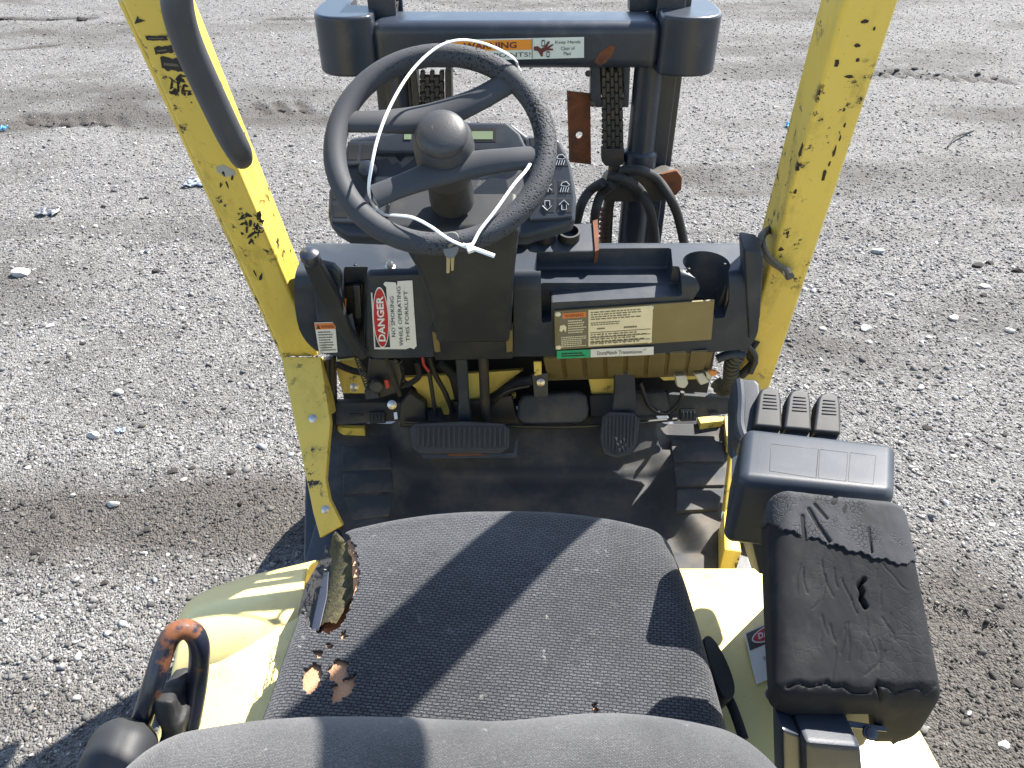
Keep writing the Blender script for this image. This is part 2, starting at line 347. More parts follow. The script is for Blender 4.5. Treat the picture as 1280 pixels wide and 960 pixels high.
WLOC = {}
def raw_mesh(name, s):
    me = bpy.data.meshes.new(name); me.from_pydata([tuple(q) for q in s[0]], [], s[1]); me.validate(); me.update(); return me
def obj(name, s, m, parent=None, sharp=38, label=None):
    v, f = s
    lo, hi = v.min(0), v.max(0); c = (lo + hi) / 2
    if parent is None: c[2] = lo[2]
    me = raw_mesh(name, (v - c, f))
    for p in me.polygons: p.use_smooth = True
    me.set_sharp_from_angle(angle=R(sharp)); me.materials.append(m)
    o = bpy.data.objects.new(name, me); COL.objects.link(o); c = Vector(c)
    WLOC[o.name] = c
    if parent is not None: o.parent = parent; o.location = c - WLOC[parent.name]
    else: o.location = c
    if sharp <= 50: o.modifiers.new('normals', 'WEIGHTED_NORMAL').keep_sharp = True
    if label: o['label'] = label
    return o
def empty(name, loc):
    o = bpy.data.objects.new(name, None); COL.objects.link(o); o.location = loc; o.empty_display_size = 0.1; WLOC[o.name] = Vector(loc); return o
def tag(o, label, cat, group=None, kind=None):
    if label: o['label'] = label
    if cat: o['category'] = cat
    if group: o['group'] = group
    if kind: o['kind'] = kind
    return o
def boolean(a, cutters):
    def mk(s):
        bm = to_bm(s); bmesh.ops.recalc_face_normals(bm, faces=bm.faces); q = shape_of(bm)
        o = bpy.data.objects.new('tmp', raw_mesh('tmp', q)); COL.objects.link(o); return o
    oa = mk(a); tmp = [oa]
    for c, op in cutters:
        oc = mk(c); tmp.append(oc); md = oa.modifiers.new('b', 'BOOLEAN'); md.object = oc; md.operation = op; md.solver = 'EXACT'
    dg = bpy.context.evaluated_depsgraph_get(); dg.update()
    me = bpy.data.meshes.new_from_object(oa.evaluated_get(dg))
    r = shape([v.co for v in me.vertices], [tuple(p.vertices) for p in me.polygons])
    for o in tmp:
        d = o.data; bpy.data.objects.remove(o); bpy.data.meshes.remove(d)
    bpy.data.meshes.remove(me); return r

class Quad:
    """bilinear patch from four world corners (bottom-left, bottom-right, top-right, top-left)"""
    def __init__(s, a, b, c, d):
        s.c = [Vector(q) for q in (a, b, c, d)]; s.n = (s.c[1] - s.c[0]).cross(s.c[3] - s.c[0]).normalized()
        if s.n.dot(C0 - s.c[0]) < 0: s.n = -s.n
    def at(s, a, b, h=0.0):
        p, q, r, t = s.c; return p * (1 - a) * (1 - b) + q * a * (1 - b) + r * a * b + t * (1 - a) * b + s.n * h
    def rect(s, a0, b0, a1, b1, h, th=0.0006): return prism([s.at(a0, b0, h), s.at(a1, b0, h), s.at(a1, b1, h), s.at(a0, b1, h)], s.n * -th)
    def poly(s, pts, h, th=0.0006): return prism([s.at(a, b, h) for a, b in pts], s.n * -th)
    def ellipse(s, a, b, ra, rb, h, n=36): return s.poly([(a + ra * math.cos(2 * math.pi * i / n), b + rb * math.sin(2 * math.pi * i / n)) for i in range(n)], h)
def text_flat(body, wgt=0.0):
    cu = bpy.data.curves.new('t', 'FONT'); cu.body = body; cu.resolution_u = 2; cu.offset = wgt
    o = bpy.data.objects.new('t', cu); COL.objects.link(o); dg = bpy.context.evaluated_depsgraph_get(); dg.update()
    me = bpy.data.meshes.new_from_object(o.evaluated_get(dg))
    v = np.array([tuple(q.co)[:2] for q in me.vertices]); f = [tuple(p.vertices) for p in me.polygons]
    bpy.data.objects.remove(o); bpy.data.curves.remove(cu); bpy.data.meshes.remove(me)
    v = (v - v.min(0)) / (v.max(0) - v.min(0)); return v, f
def lettering(body, q, a0, b0, a1, b1, h, turn=False, wgt=0.0):
    """print on a Quad inside a box; turn=True reads upwards along +b"""
    v, f = text_flat(body, wgt)
    if turn: pts = [q.at(a0 + (1 - y) * (a1 - a0), b0 + x * (b1 - b0), h) for x, y in v]
    else: pts = [q.at(a0 + x * (a1 - a0), b0 + y * (b1 - b0), h) for x, y in v]
    return shape(pts, f)
def scribble(q, a0, b0, a1, b1, h, rows, seed=1, turn=False):
    """rows of tiny illegible print"""
    rd = random.Random(seed); out = []
    for i in range(rows):
        y0 = b0 + (b1 - b0) * (i + 0.28) / rows; y1 = b0 + (b1 - b0) * (i + 0.72) / rows; x = a0
        end = a0 + (a1 - a0) * rd.uniform(0.7, 1.0)
        while x < end:
            ww = (a1 - a0) * rd.uniform(0.03, 0.10)
            out.append(q.rect(x, y0, min(x + ww, a1), y1, h, 0.0002)); x += ww + (a1 - a0) * 0.02
    return join(*out)

# ------------------------------------------------------------------ ground and gravel
def gpos(u, v): q = P(u, v, z=0.0); return q.x, q.y
PATCH = [(gpos(150, 660), (0.95, 0.22), 1.0), (gpos(330, 625), (0.35, 0.14), 0.9), (gpos(60, 900), (0.5, 0.2), 0.45), (gpos(1250, 850), (0.34, 0.42), 1.25), (gpos(1235, 390), (0.34, 0.22), 0.7), (gpos(20, 350), (0.5, 0.35), 0.55),
         (gpos(100, 120), (3.0, 0.35), 0.8), (gpos(120, 50), (3.2, 0.3), 0.35), (gpos(1180, 80), (2.5, 0.6), 0.35), (gpos(360, 150), (1.6, 0.12), 0.5)]
def dirt(x, y):
    d = 0.55 * sstep(0.50, 0.72, fbm(x * 0.5, y * 1.7, 3)) + 0.35 * sstep(0.52, 0.7, fbm(x * 2.2, y * 4.0, 5))
    for (px, py), (a, b), k in PATCH:
        d = d + k * np.exp(-(((x - px) / a) ** 2 + ((y - py) / b) ** 2)) * (0.45 + 0.9 * fbm(x * 5, y * 7, 8))
    for (a, b), wd in [(t_, 0.035) for t_ in TREAD] + [((q_[0], q_[1]), q_[2] * 1.3) for q_ in RUT]:
        ax, ay = a; bx, by = b; L2 = (bx - ax) ** 2 + (by - ay) ** 2
        t = np.clip(((x - ax) * (bx - ax) + (y - ay) * (by - ay)) / L2, 0, 1)
        d = d + 1.3 * np.exp(-(np.hypot(x - ax - t * (bx - ax), y - ay - t * (by - ay)) / wd) ** 2) * (0.3 + fbm(x * 6, y * 6, 33))
    return np.clip(d, 0, 1.5)
TREAD = []
for i, u in enumerate((28, 50, 72, 95, 118, 140)):                 # bar marks pressed by a tyre
    a, b = gpos(u, 143 + i * 0.4), gpos(u + 17, 157); TREAD.append((a, b))
for i, u in enumerate((318, 345, 372)): TREAD.append((gpos(u, 128), gpos(u + 14, 140)))
for i in range(9): TREAD.append((gpos(1085 + i * 22, 93 + i * 1.2), gpos(1068 + i * 22, 87 + i * 1.2)))
RUT = [(gpos(-20, 25), gpos(115, 22), 0.05, 0.05), (gpos(0, 62), gpos(70, 56), 0.03, 0.02), (gpos(0, 160), gpos(150, 140), 0.12, 0.010), (gpos(340, 24), gpos(420, 22), 0.04, 0.02), (gpos(1160, 775), gpos(1235, 780), 0.018, 0.025)]
def height(x, y):
    h = 0.030 * (fbm(x * 0.8, y * 1.1, 11) - 0.5) + 0.022 * (fbm(x * 4, y * 5, 13) - 0.5) + 0.012 * (fbm(x * 16, y * 18, 17, 3) - 0.5)

    for (a, b) in TREAD:
        ax, ay = a; bx, by = b; L2 = (bx - ax) ** 2 + (by - ay) ** 2
        t = np.clip(((x - ax) * (bx - ax) + (y - ay) * (by - ay)) / L2, 0, 1)
        dd = np.hypot(x - ax - t * (bx - ax), y - ay - t * (by - ay)); h = h - 0.030 * np.exp(-(dd / 0.035) ** 2)
    for a, b, wd, dep in RUT:
        ax, ay = a; bx, by = b; L2 = (bx - ax) ** 2 + (by - ay) ** 2
        t = np.clip(((x - ax) * (bx - ax) + (y - ay) * (by - ay)) / L2, 0, 1)
        dd = np.hypot(x - ax - t * (bx - ax), y - ay - t * (by - ay)); h = h - dep * np.exp(-(dd / wd) ** 2) * (0.4 + 1.1 * vnoise(x * 7, y * 7, 31))
    return h
def axis(lo, hi, st, far):
    a = list(np.arange(lo, hi + st / 2, st)); g = st
    q = hi
    while q < far: g *= 1.25; q += g; a.append(q)
    g, q = st, lo
    while q > -far: g *= 1.25; q -= g; a.insert(0, q)
    return np.array(a)
gx, gy = axis(-6.5, 6.5, 0.032, 600), axis(0.0, 10.5, 0.032, 600)
X, Y = np.meshgrid(gx, gy); fade = sstep(60, 20, np.hypot(X, Y))
Z = height(X, Y) * fade
nx_, ny_ = len(gx), len(gy)
gv = np.stack([X.ravel(), Y.ravel(), Z.ravel()], 1).astype(np.float32)
ii = (np.arange(ny_ - 1)[:, None] * nx_ + np.arange(nx_ - 1)[None]).ravel()
gf = np.stack([ii, ii + 1, ii + 1 + nx_, ii + nx_], 1).astype(np.int32)
def fast_mesh(name, v, f):
    me = bpy.data.meshes.new(name); k = f.shape[1]
    me.vertices.add(len(v)); me.vertices.foreach_set('co', v.astype(np.float32).ravel())
    me.loops.add(f.size); me.loops.foreach_set('vertex_index', f.astype(np.int32).ravel())
    me.polygons.add(len(f)); me.polygons.foreach_set('loop_start', np.arange(0, f.size, k, dtype=np.int32))
    me.update(calc_edges=True); return me
gme = fast_mesh('ground', gv, gf)
gme.polygons.foreach_set('use_smooth', np.ones(len(gf), bool))
at = gme.attributes.new('dirt', 'FLOAT', 'POINT'); at.data.foreach_set('value', (dirt(X, Y) * fade).ravel().astype(np.float32))
def m_ground():
    m = bpy.data.materials.new('crushed_stone_ground'); m.use_nodes = True; n, l = m.node_tree.nodes, m.node_tree.links; b = n['Principled BSDF']
    b.inputs['Roughness'].default_value = 0.9; b.inputs['Specular IOR Level'].default_value = 0.3
    tc = n.new('ShaderNodeTexCoord'); at = n.new('ShaderNodeAttribute'); at.attribute_name = 'dirt'
    def vor(sc, feat='F1'):
        q = n.new('ShaderNodeTexVoronoi'); q.inputs['Scale'].default_value = sc; q.feature = feat; l.new(tc.outputs['Object'], q.inputs['Vector']); return q
    def noi(sc, d=6):
        q = n.new('ShaderNodeTexNoise'); q.inputs['Scale'].default_value = sc; q.inputs['Detail'].default_value = d; l.new(tc.outputs['Object'], q.inputs[0]); return q
    def mr(s, a, c, d=0.0, e=1.0):
        q = n.new('ShaderNodeMapRange'); q.inputs[1].default_value = a; q.inputs[2].default_value = c; q.inputs[3].default_value = d; q.inputs[4].default_value = e; l.new(s, q.inputs[0]); return q.outputs[0]
    def mix(f, a, c, mode='MIX'):
        q = n.new('ShaderNodeMix'); q.data_type = 'RGBA'; q.blend_type = mode
        for i, s in ((0, f), (6, a), (7, c)):
            if isinstance(s, tuple): q.inputs[i].default_value = (*s, 1)
            elif isinstance(s, float): q.inputs[i].default_value = s
            else: l.new(s, q.inputs[i])
        return q.outputs[2]
    v1, v2 = vor(70), vor(170)
    sep = n.new('ShaderNodeSeparateColor'); l.new(v1.outputs['Color'], sep.inputs[0])
    sep2 = n.new('ShaderNodeSeparateColor'); l.new(v2.outputs['Color'], sep2.inputs[0])
    c1 = mix(mr(sep.outputs[0], 0.0, 1.0), (0.070, 0.068, 0.065), (0.245, 0.238, 0.228))
    c2 = mix(mr(sep2.outputs[0], 0.0, 1.0), (0.060, 0.058, 0.055), (0.28, 0.272, 0.26))
    c = mix(mr(noi(40).outputs['Fac'], 0.4, 0.6), c1, c2)
    dk = mix(mr(noi(120, 8).outputs['Fac'], 0.35, 0.7), (0.034, 0.030, 0.026), (0.120, 0.108, 0.095))
    c = mix(mr(at.outputs['Fac'], 0.15, 1.0, 0.0, 0.9), c, dk)
    l.new(c, b.inputs['Base Color'])
    hsum = n.new('ShaderNodeMath'); hsum.operation = 'ADD'; l.new(v1.outputs['Distance'], hsum.inputs[0]); l.new(v2.outputs['Distance'], hsum.inputs[1])
    bp = n.new('ShaderNodeBump'); bp.invert = True; bp.inputs['Strength'].default_value = 0.9; bp.inputs['Distance'].default_value = 0.008
    l.new(hsum.outputs[0], bp.inputs['Height']); l.new(bp.outputs[0], b.inputs['Normal']); return m
gme.materials.append(m_ground())
ground = bpy.data.objects.new('ground', gme); COL.objects.link(ground); tag(ground, 'grey crushed stone yard with tyre marks and dark damp patches', None, None, 'structure')

def m_stone(name):
    m = bpy.data.materials.new(name); m.use_nodes = True; n, l = m.node_tree.nodes, m.node_tree.links; b = n['Principled BSDF']
    b.inputs['Roughness'].default_value = 0.85; b.inputs['Specular IOR Level'].default_value = 0.35
    at = n.new('ShaderNodeAttribute'); at.attribute_name = 'tone'; tc = n.new('ShaderNodeTexCoord')
    no = n.new('ShaderNodeTexNoise'); no.inputs['Scale'].default_value = 220; no.inputs['Detail'].default_value = 4; l.new(tc.outputs['Object'], no.inputs[0])
    mr = n.new('ShaderNodeMapRange'); mr.inputs[1].default_value = 0.3; mr.inputs[2].default_value = 0.7; mr.inputs[3].default_value = 0.7; mr.inputs[4].default_value = 1.25; l.new(no.outputs['Fac'], mr.inputs[0])
    mx = n.new('ShaderNodeMix'); mx.data_type = 'RGBA'; mx.blend_type = 'MULTIPLY'; mx.inputs[0].default_value = 1; l.new(at.outputs['Color'], mx.inputs[6]); l.new(mr.outputs[0], mx.inputs[7])
    l.new(mx.outputs[2], b.inputs['Base Color']); return m
STONE = m_stone('gravel_stone')
ph = (1 + 5 ** 0.5) / 2
ICO = np.array([(-1, ph, 0), (1, ph, 0), (-1, -ph, 0), (1, -ph, 0), (0, -1, ph), (0, 1, ph), (0, -1, -ph), (0, 1, -ph), (ph, 0, -1), (ph, 0, 1), (-ph, 0, -1), (-ph, 0, 1)]) / math.hypot(1, ph)
ICF = np.array([(0, 11, 5), (0, 5, 1), (0, 1, 7), (0, 7, 10), (0, 10, 11), (1, 5, 9), (5, 11, 4), (11, 10, 2), (10, 7, 6), (7, 1, 8), (3, 9, 4), (3, 4, 2), (3, 2, 6), (3, 6, 8), (3, 8, 9), (4, 9, 5), (2, 4, 11), (6, 2, 10), (8, 6, 7), (9, 8, 1)])
OCT = np.array([(1, 0, 0), (0, 1, 0), (-1, 0, 0), (0, -1, 0), (0, 0, 1), (0, 0, -1)], float)
OCF = np.array([(0, 1, 4), (1, 2, 4), (2, 3, 4), (3, 0, 4), (1, 0, 5), (2, 1, 5), (3, 2, 5), (0, 3, 5)])
def stones(base, faces, x, y, size, tone, sink=0.06):
    N = len(x); k = len(base)
    v = base[None] * (1 + rng.uniform(-0.28, 0.28, (N, k, 1))) + rng.normal(0, 0.10, (N, k, 3))
    v = v * (size[:, None] * 0.5 * rng.uniform([0.75, 0.6, 0.40], [1.5, 1.1, 0.80], (N, 3)))[:, None, :]
    a = rng.uniform(0, 2 * np.pi, N); tx, ty = rng.normal(0, 0.35, N), rng.normal(0, 0.35, N)
    c, s = np.cos(tx), np.sin(tx); yy, zz = v[..., 1] * c[:, None] - v[..., 2] * s[:, None], v[..., 1] * s[:, None] + v[..., 2] * c[:, None]; v[..., 1], v[..., 2] = yy, zz
    c, s = np.cos(ty), np.sin(ty); xx, zz = v[..., 0] * c[:, None] + v[..., 2] * s[:, None], -v[..., 0] * s[:, None] + v[..., 2] * c[:, None]; v[..., 0], v[..., 2] = xx, zz
    c, s = np.cos(a), np.sin(a); xx, yy = v[..., 0] * c[:, None] - v[..., 1] * s[:, None], v[..., 0] * s[:, None] + v[..., 1] * c[:, None]; v[..., 0], v[..., 1] = xx, yy
    v += np.stack([x, y, height(x, y) + size * sink], 1)[:, None, :]
    f = faces[None] + (np.arange(N) * k)[:, None, None]
    t = np.repeat(tone, k, axis=0); return v.reshape(-1, 3), f.reshape(-1, 3), np.c_[t, np.ones(len(t))]
def tones(x, y, N):
    d = dirt(x, y)
    g = np.exp(rng.normal(np.log(0.165), 0.50, N)); g = np.clip(g, 0.035, 0.60) * (1 - 0.45 * np.clip(d, 0, 1) - 0.6 * np.clip(d - 1, 0, 0.5))
    wrm = rng.normal(0, 0.03, N) + 0.03 * np.clip(d, 0, 1) + 0.022
    return np.stack([g * (1 + wrm), g, g * (1 - wrm * 1.3)], 1)
def scatter(N, lo, hi, med, sig, falloff):
    x = rng.uniform(lo[0], hi[0], N * 3); y = rng.uniform(lo[1], hi[1], N * 3)
    keep = ~((np.abs(x) < 0.42) & (y < 2.3)) & (np.abs(x) < 0.78 * (y + 1.1) + 0.25)
    keep &= rng.random(N * 3) < 1 / (1 + (np.hypot(x, y) / falloff) ** 2)
    keep &= rng.random(N * 3) < 1.0 - 0.55 * np.clip(dirt(x, y), 0, 1)
    x, y = x[keep][:N], y[keep][:N]; n = len(x)
    return x, y, np.clip(np.exp(rng.normal(math.log(med), sig, n)), 0.003, 0.045), tones(x, y, n)
parts_ = []
x, y, sz, tn = scatter(24000, (-3.2, 0.6), (3.2, 3.8), 0.0092, 0.42, 2.4); parts_.append(stones(ICO, ICF, x, y, sz, tn))
x, y, sz, tn = scatter(120000, (-4.0, 0.6), (4.0, 4.8), 0.0062, 0.38, 2.6); parts_.append(stones(OCT, OCF, x, y, sz * 1.25, tn))
x, y, sz, tn = scatter(85000, (-9, 2.8), (9, 11), 0.0115, 0.38, 9.0); parts_.append(stones(OCT, OCF, x, y, sz, tn))
off = 0; VV, FF, TT = [], [], []
for v, f, t in parts_: VV.append(v); FF.append(f + off); TT.append(t); off += len(v)
grm = fast_mesh('gravel', np.vstack(VV), np.vstack(FF)); ca = grm.attributes.new('tone', 'FLOAT_COLOR', 'POINT'); ca.data.foreach_set('color', np.vstack(TT).astype(np.float32).ravel())
grm.materials.append(STONE); gravel = bpy.data.objects.new('gravel', grm); COL.objects.link(gravel)
tag(gravel, 'loose grey crushed stone covering the yard', 'gravel', None, 'stuff')

# ------------------------------------------------------------------ the forklift
FL = empty('forklift', (0.02, 0.7, 0.0))
tag(FL, 'worn yellow forklift seen from its driver seat, torn fabric seat and black mast', 'forklift')
def part(name, s, m, parent=FL, sharp=38, label=None): return obj(name, s, m, parent, sharp, label)

# chassis, wheels and hood
chas = part('chassis', join(box((0.02, 1.12, 0.42), (0.76, 1.0, 0.44), 0.02), box((0.02, 0.05, 0.50), (0.84, 1.15, 0.62), 0.03)), BLK)
for sx in (-0.37, 0.42):
    for yy, rr in ((1.70, 0.27), (-0.28, 0.25)):
        o = (sx, yy, rr)
        wl = part('wheel', lathe([(rr * 0.62, -0.085), (rr * 0.93, -0.09), (rr, -0.07), (rr, 0.07), (rr * 0.93, 0.09), (rr * 0.62, 0.085)], o, (1, 0, 0), 40), TYRE)
        obj('rim', lathe([(0.03, -0.06), (rr * 0.3, -0.05), (rr * 0.62, -0.084), (rr * 0.62, 0.084), (rr * 0.3, 0.05), (0.03, 0.06)], o, (1, 0, 0), 24), YEL, wl)
def hood_warp(V):
    V = V + np.array([0.03, 0.20, 0.66]); x, y, z = V.T
    k = sstep(-0.12, -0.44, x); y2 = y - 0.045 * k * (y + 0.34) / 1.08
    top = sstep(0.70, 1.0, z)
    z2 = z - top * (0.030 * sstep(-0.25, -0.46, x) ** 2 + 0.02 * sstep(0.55, 0.76, y))
    x2 = x - 0.015 * (1 - top) * np.sign(x) + 0.05 * sstep(0.3, 0.9, y) * sstep(0.35, 0.5, x) * -1
    return np.stack([x2, y2, z2], 1)
hood = part('hood', rbox(0.465, 0.535, 0.335, 0.045, 40, 40, 8, 6, hood_warp), YELH, sharp=60)
# rounded left front shoulder of the hood
rdg = crom([P(u, v, z=z) for u, v, z in ((226, 800, 0.955), (240, 778, 0.972), (300, 766, 0.984), (340, 755, 0.986), (380, 738, 0.984))], 6)
otr = crom([P(u, v, z=z) for u, v, z in ((222, 795, 0.86), (252, 752, 0.84), (300, 728, 0.84), (347, 716, 0.85), (400, 704, 0.86))], 6)
Vv, Ff = [], []; K = 12
for a_, b_ in zip(rdg, otr):
    Vv.append(a_ + Vector((0.012, -0.07, -0.003)))
    for j in range(K + 1):
        t = j / K; p = a_.lerp(b_, t); p.z = a_.z + (b_.z - a_.z) * t ** 1.6; Vv.append(p)
    for j in range(1, 4): Vv.append(b_ + Vector((0, 0, -0.12 * j)))
W2 = K + 5
for i in range(len(rdg) - 1):
    for j in range(W2 - 1): a_ = i * W2 + j; Ff.append((a_, a_ + 1, a_ + W2 + 1, a_ + W2))
hs = part('hood_shoulder', shape(Vv, Ff), YELH, sharp=50)
m_ = hs.modifiers.new('thickness', 'SOLIDIFY'); m_.thickness = 0.004
part('reflective_strip', slab([(352, 722), (368, 718), (381, 733), (366, 738)], Plane(P(366, 728, z=0.945), (-0.15, 0.5, 1)), 0.001), mat('silver_tape', (0.42, 0.44, 0.48), 0.3, metal=0.4))

# floor with rubber mat
def mat_grid():
    ys = np.concatenate([np.linspace(0.88, 1.15, 50), np.linspace(1.153, 1.30, 60)]); n = 150
    V, Fc = [], []
    for y in ys:
        xl = np.interp(y, [0.88, 1.0, 1.05, 1.13, 1.284, 1.32], [-0.27, -0.325, -0.365, -0.392, -0.405, -0.41])
        xr = np.interp(y, [0.88, 0.955, 1.045, 1.134, 1.284, 1.32], [0.372, 0.388, 0.408, 0.452, 0.468, 0.47])
        for x in np.linspace(xl, xr, n):
            lw = 0.05 * (1 - sstep(0.9, 1.0, y) * 0)
            edge_l = -0.205 - 0.01 * math.sin(y * 30); edge_r = 0.285 + 0.03 * sstep(1.08, 0.98, y)
            out = sstep(edge_l, edge_l - 0.055, x) + sstep(edge_r, edge_r + 0.055, x)
            out = max(out, float(sstep(0.985, 0.93, y)) * 1.0) if x > 0.1 else out
            toe = max(0.0, y - 1.175) * 0.92
            toe = toe if toe < 0.10 else 0.10 + (toe - 0.10) * 0.2
            z0 = 0.700 + toe * (0.85 if abs(x - 0.04) < 0.19 else 1.0)
            zt = 0.742 + max(0.0, y - 1.27) * 0.3
            z = z0 * (1 - out) + max(zt, z0 if out < 0.5 else zt) * out
            z += 0.003 * (float(vnoise(x * 14, y * 14, 41)) - 0.5) + 0.006 * math.exp(-((y - 1.182) / 0.012) ** 2) * (1 - out)
            V.append((x, y, z))
    m = len(ys)
    for i in range(m - 1):
        for j in range(n - 1): Fc.append((i * n + j, i * n + j + 1, (i + 1) * n + j + 1, (i + 1) * n + j))
    return shape(V, Fc)
mt = part('floor_mat', mat_grid(), MATR, sharp=80)
md = mt.modifiers.new('thickness', 'SOLIDIFY'); md.thickness = 0.012; md.offset = -1
FLR = Plane((0, 0, 0.744), (0, 0, 1))
for poly in ([(838, 549), (904, 551), (906, 576), (842, 576)], [(843, 583), (906, 583), (906, 606), (845, 607)], [(846, 612), (904, 612), (898, 636), (845, 638)]):
    obj('tread_pad', slab(poly, FLR, 0.010, 0.003, h=0.005), MATR, mt)
for poly in ([(427, 557), (488, 557), (490, 585), (427, 588)], [(428, 592), (490, 589), (492, 613), (429, 617)], [(430, 621), (492, 617), (486, 643), (440, 649)]):
    obj('tread_pad', slab(poly, FLR, 0.008, 0.003, h=0.001), MATR, mt)
part('floor_plate', join(box((0.03, 1.08, 0.660), (0.86, 0.50, 0.03), 0.004), box((0.02, 1.30, 0.66), (0.86, 0.10, 0.03), 0.004)), BLK)
YK = Plane((0, 0, 0.752), (0, 0, 1))
for poly in ([(421, 531), (456, 532), (455, 536), (428, 535)], [(872, 521), (905, 521), (903, 526), (876, 529)], [(906, 520), (916, 520), (915, 560), (909, 556)]):
    part('sill_edge', slab(poly, YK, 0.02, h=0.012), YEL)
# sill at the right front and the side step
part('sill', slab([(904, 640), (917, 622), (928, 690), (905, 687)], Plane((0, 0, 0.80), (0, 0, 1)), 0.12, 0.006), YEL)
part('sill', slab([(918, 620), (966, 640), (964, 668), (925, 656)], Plane((0, 0, 0.72), (0, 0, 1)), 0.05, 0.004), YEL)
part('step', slab([(918, 655), (970, 662), (970, 700), (922, 692)], Plane((0, 0, 0.55), (0, 0, 1)), 0.03, 0.004), MATR)
st = part('step_panel', prism([(-0.470, 1.33, 0.70), (-0.470, 1.05, 0.38), (-0.470, 0.74, 0.38), (-0.470, 0.74, 0.20), (-0.470, 1.33, 0.20)], (0.13, 0, 0), 0.008), BLK)
q = Quad(*[Plane((0, 1.20, 0.548), (0, -0.32, 0.28)).on(*c) for c in ((386, 706), (400, 706), (400, 697), (386, 697))])
ws = part('step_warning_sticker', q.rect(0, 0, 1, 1, 0.0015), PAPER)
obj('orange_band', q.rect(0.2, 0.1, 0.85, 0.9, 0.0025), PORF, ws)

# overhead guard legs
def leg(name, top_o, top_i, bot_o, bot_i, depth, extra):
    """box section leg given its rear face corners; continued straight up to the roof"""
    ax_o, ax_i = (top_o - bot_o), (top_i - bot_i)
    n = Vector((0, 1, 0.285)).normalized() * depth
    to2, ti2 = top_o + ax_o * extra, top_i + ax_i * extra
    s = shape([bot_o, bot_i, bot_i + n, bot_o + n, to2, ti2, ti2 + n, to2 + n], [(0, 1, 2, 3), (4, 7, 6, 5), (0, 4, 5, 1), (1, 5, 6, 2), (2, 6, 7, 3), (3, 7, 4, 0)])
    return bevel(s, 0.007, 3), (to2 + ti2) / 2 + n * 0.5
LP = YZ(1.04, 1.648, 1.23, 0.982)
sL, tL = leg('l', LP.on(150, 0), LP.on(207, 0), LP.on(353, 447), LP.on(398, 447), 0.085, 0.70)
sR, tR = leg('r', LP.on(1125, 0), LP.on(1056, 0), LP.on(960, 492), LP.on(917, 492), 0.085, 0.585)
legL = part('guard_leg', sL, YEL, label='yellow guard leg with torn black stickers and a grab handle')
legR = part('guard_leg', sR, YEL, label='yellow guard leg with black paint chips and a strap tied round it')
obj('edge_lip', tube([LP.on(150 + 3, 0, -0.012), LP.on(353 + 2, 445, -0.012)], 0.006, 8, 1), YEL, legL)
FP = YZ(1.222, 0.985, 0.985, 0.735)
part('leg_foot', slab([(351, 446), (375, 560), (391, 640), (400, 673), (428, 657), (412, 625), (407, 600), (410, 560), (413, 528), (401, 446)], FP, 0.022, 0.003, h=0.004), YEL)
part('leg_gusset', slab([(401, 447), (413, 517), (409, 520), (398, 447)], YZ(1.26, 0.99, 1.20, 0.90), 0.05, 0.002), YEL)
for u, v in ((391, 523), (407, 637)): part('bolt', bolt(FP.on(u, v, 0.004), FP.n, 0.0065), STL)
part('leg_foot', slab([(917, 491), (960, 491), (945, 560), (930, 640), (905, 640), (914, 560)], YZ(1.23, 0.98, 1.02, 0.75), 0.02, 0.003), YEL)
# roof of the guard (above the picture, throws its shadow on the seat)
roof = part('guard_roof', box((0.0, tL.y, tL.z), (tR.x - tL.x + 0.05, 0.07, 0.05), 0.006), YEL)
obj('roof_crossbar', box((0.0, -0.62, tL.z + 0.01), (0.95, 0.07, 0.05), 0.006), YEL, roof)
for s_ in (tL.x, tR.x): obj('roof_rail', box((s_, (tL.y - 0.62) / 2, tL.z + 0.003), (0.055, tL.y + 0.62 - 0.06, 0.05), 0.006), YEL, roof)
for s_ in (tL.x + 0.02, tR.x - 0.02): part('rear_leg', tube([(s_, -0.62, tL.z), (s_, -0.72, 0.85)], 0.03, 8, 1), YEL)
# torn stickers on the left leg
def leg_quad(c): return Quad(*[LP.on(u, v, 0.0008) for u, v in c])
for i, c in enumerate((((184, 51), (211, 51), (208, 44), (181, 44)), ((195, 69), (218, 66), (215, 56), (192, 58)), ((203, 88), (232, 92), (221, 71), (200, 70)))):
    q = leg_quad(c); rd = random.Random(i)
    pts = [(a / 10, 0.0 + rd.uniform(0, 0.18)) for a in range(11)] + [(1 - rd.uniform(0, 0.1), 0.5)] + [(1 - a / 10, 1 - rd.uniform(0, 0.15)) for a in range(11)]
    stk = part('torn_sticker', q.poly(pts, 0.0006), PBLK)
    obj('print', scribble(q, 0.15, 0.3, 0.85, 0.7, 0.0011, 1, i), PGRY, stk)
part('torn_sticker', leg_quad(((168, 30), (182, 26), (176, 22), (171, 19))).poly([(0, 0), (1, 0.1), (0.4, 0.6), (0.2, 1)], 0.0006), PBLK)
rd = random.Random(5)
def flakes(cells):
    out = []
    for u0, v0, u1, v1, k in cells:
        for _ in range(k):
            u, v = rd.uniform(u0, u1), rd.uniform(v0, v1); a = rd.uniform(0, 6.28); L, W = rd.uniform(2, 7), rd.uniform(0.8, 2.4)
            pts = []
            for j in range(7):
                t = 2 * math.pi * j / 7; rr = rd.uniform(0.55, 1.2)
                x_, y_ = L * math.cos(t) * rr, W * math.sin(t) * rr
                pts.append(LP.on(u + x_ * math.cos(a) - y_ * math.sin(a), v + x_ * math.sin(a) + y_ * math.cos(a), 0.0009))
            out.append(prism(pts, LP.n * -0.0007))
    return out
for s_ in flakes([(214, 92, 238, 118, 26), (300, 268, 331, 304, 34), (272, 215, 292, 240, 5), (312, 335, 330, 350, 2)]): obj('sticker_flake', s_, PBLK, legL)
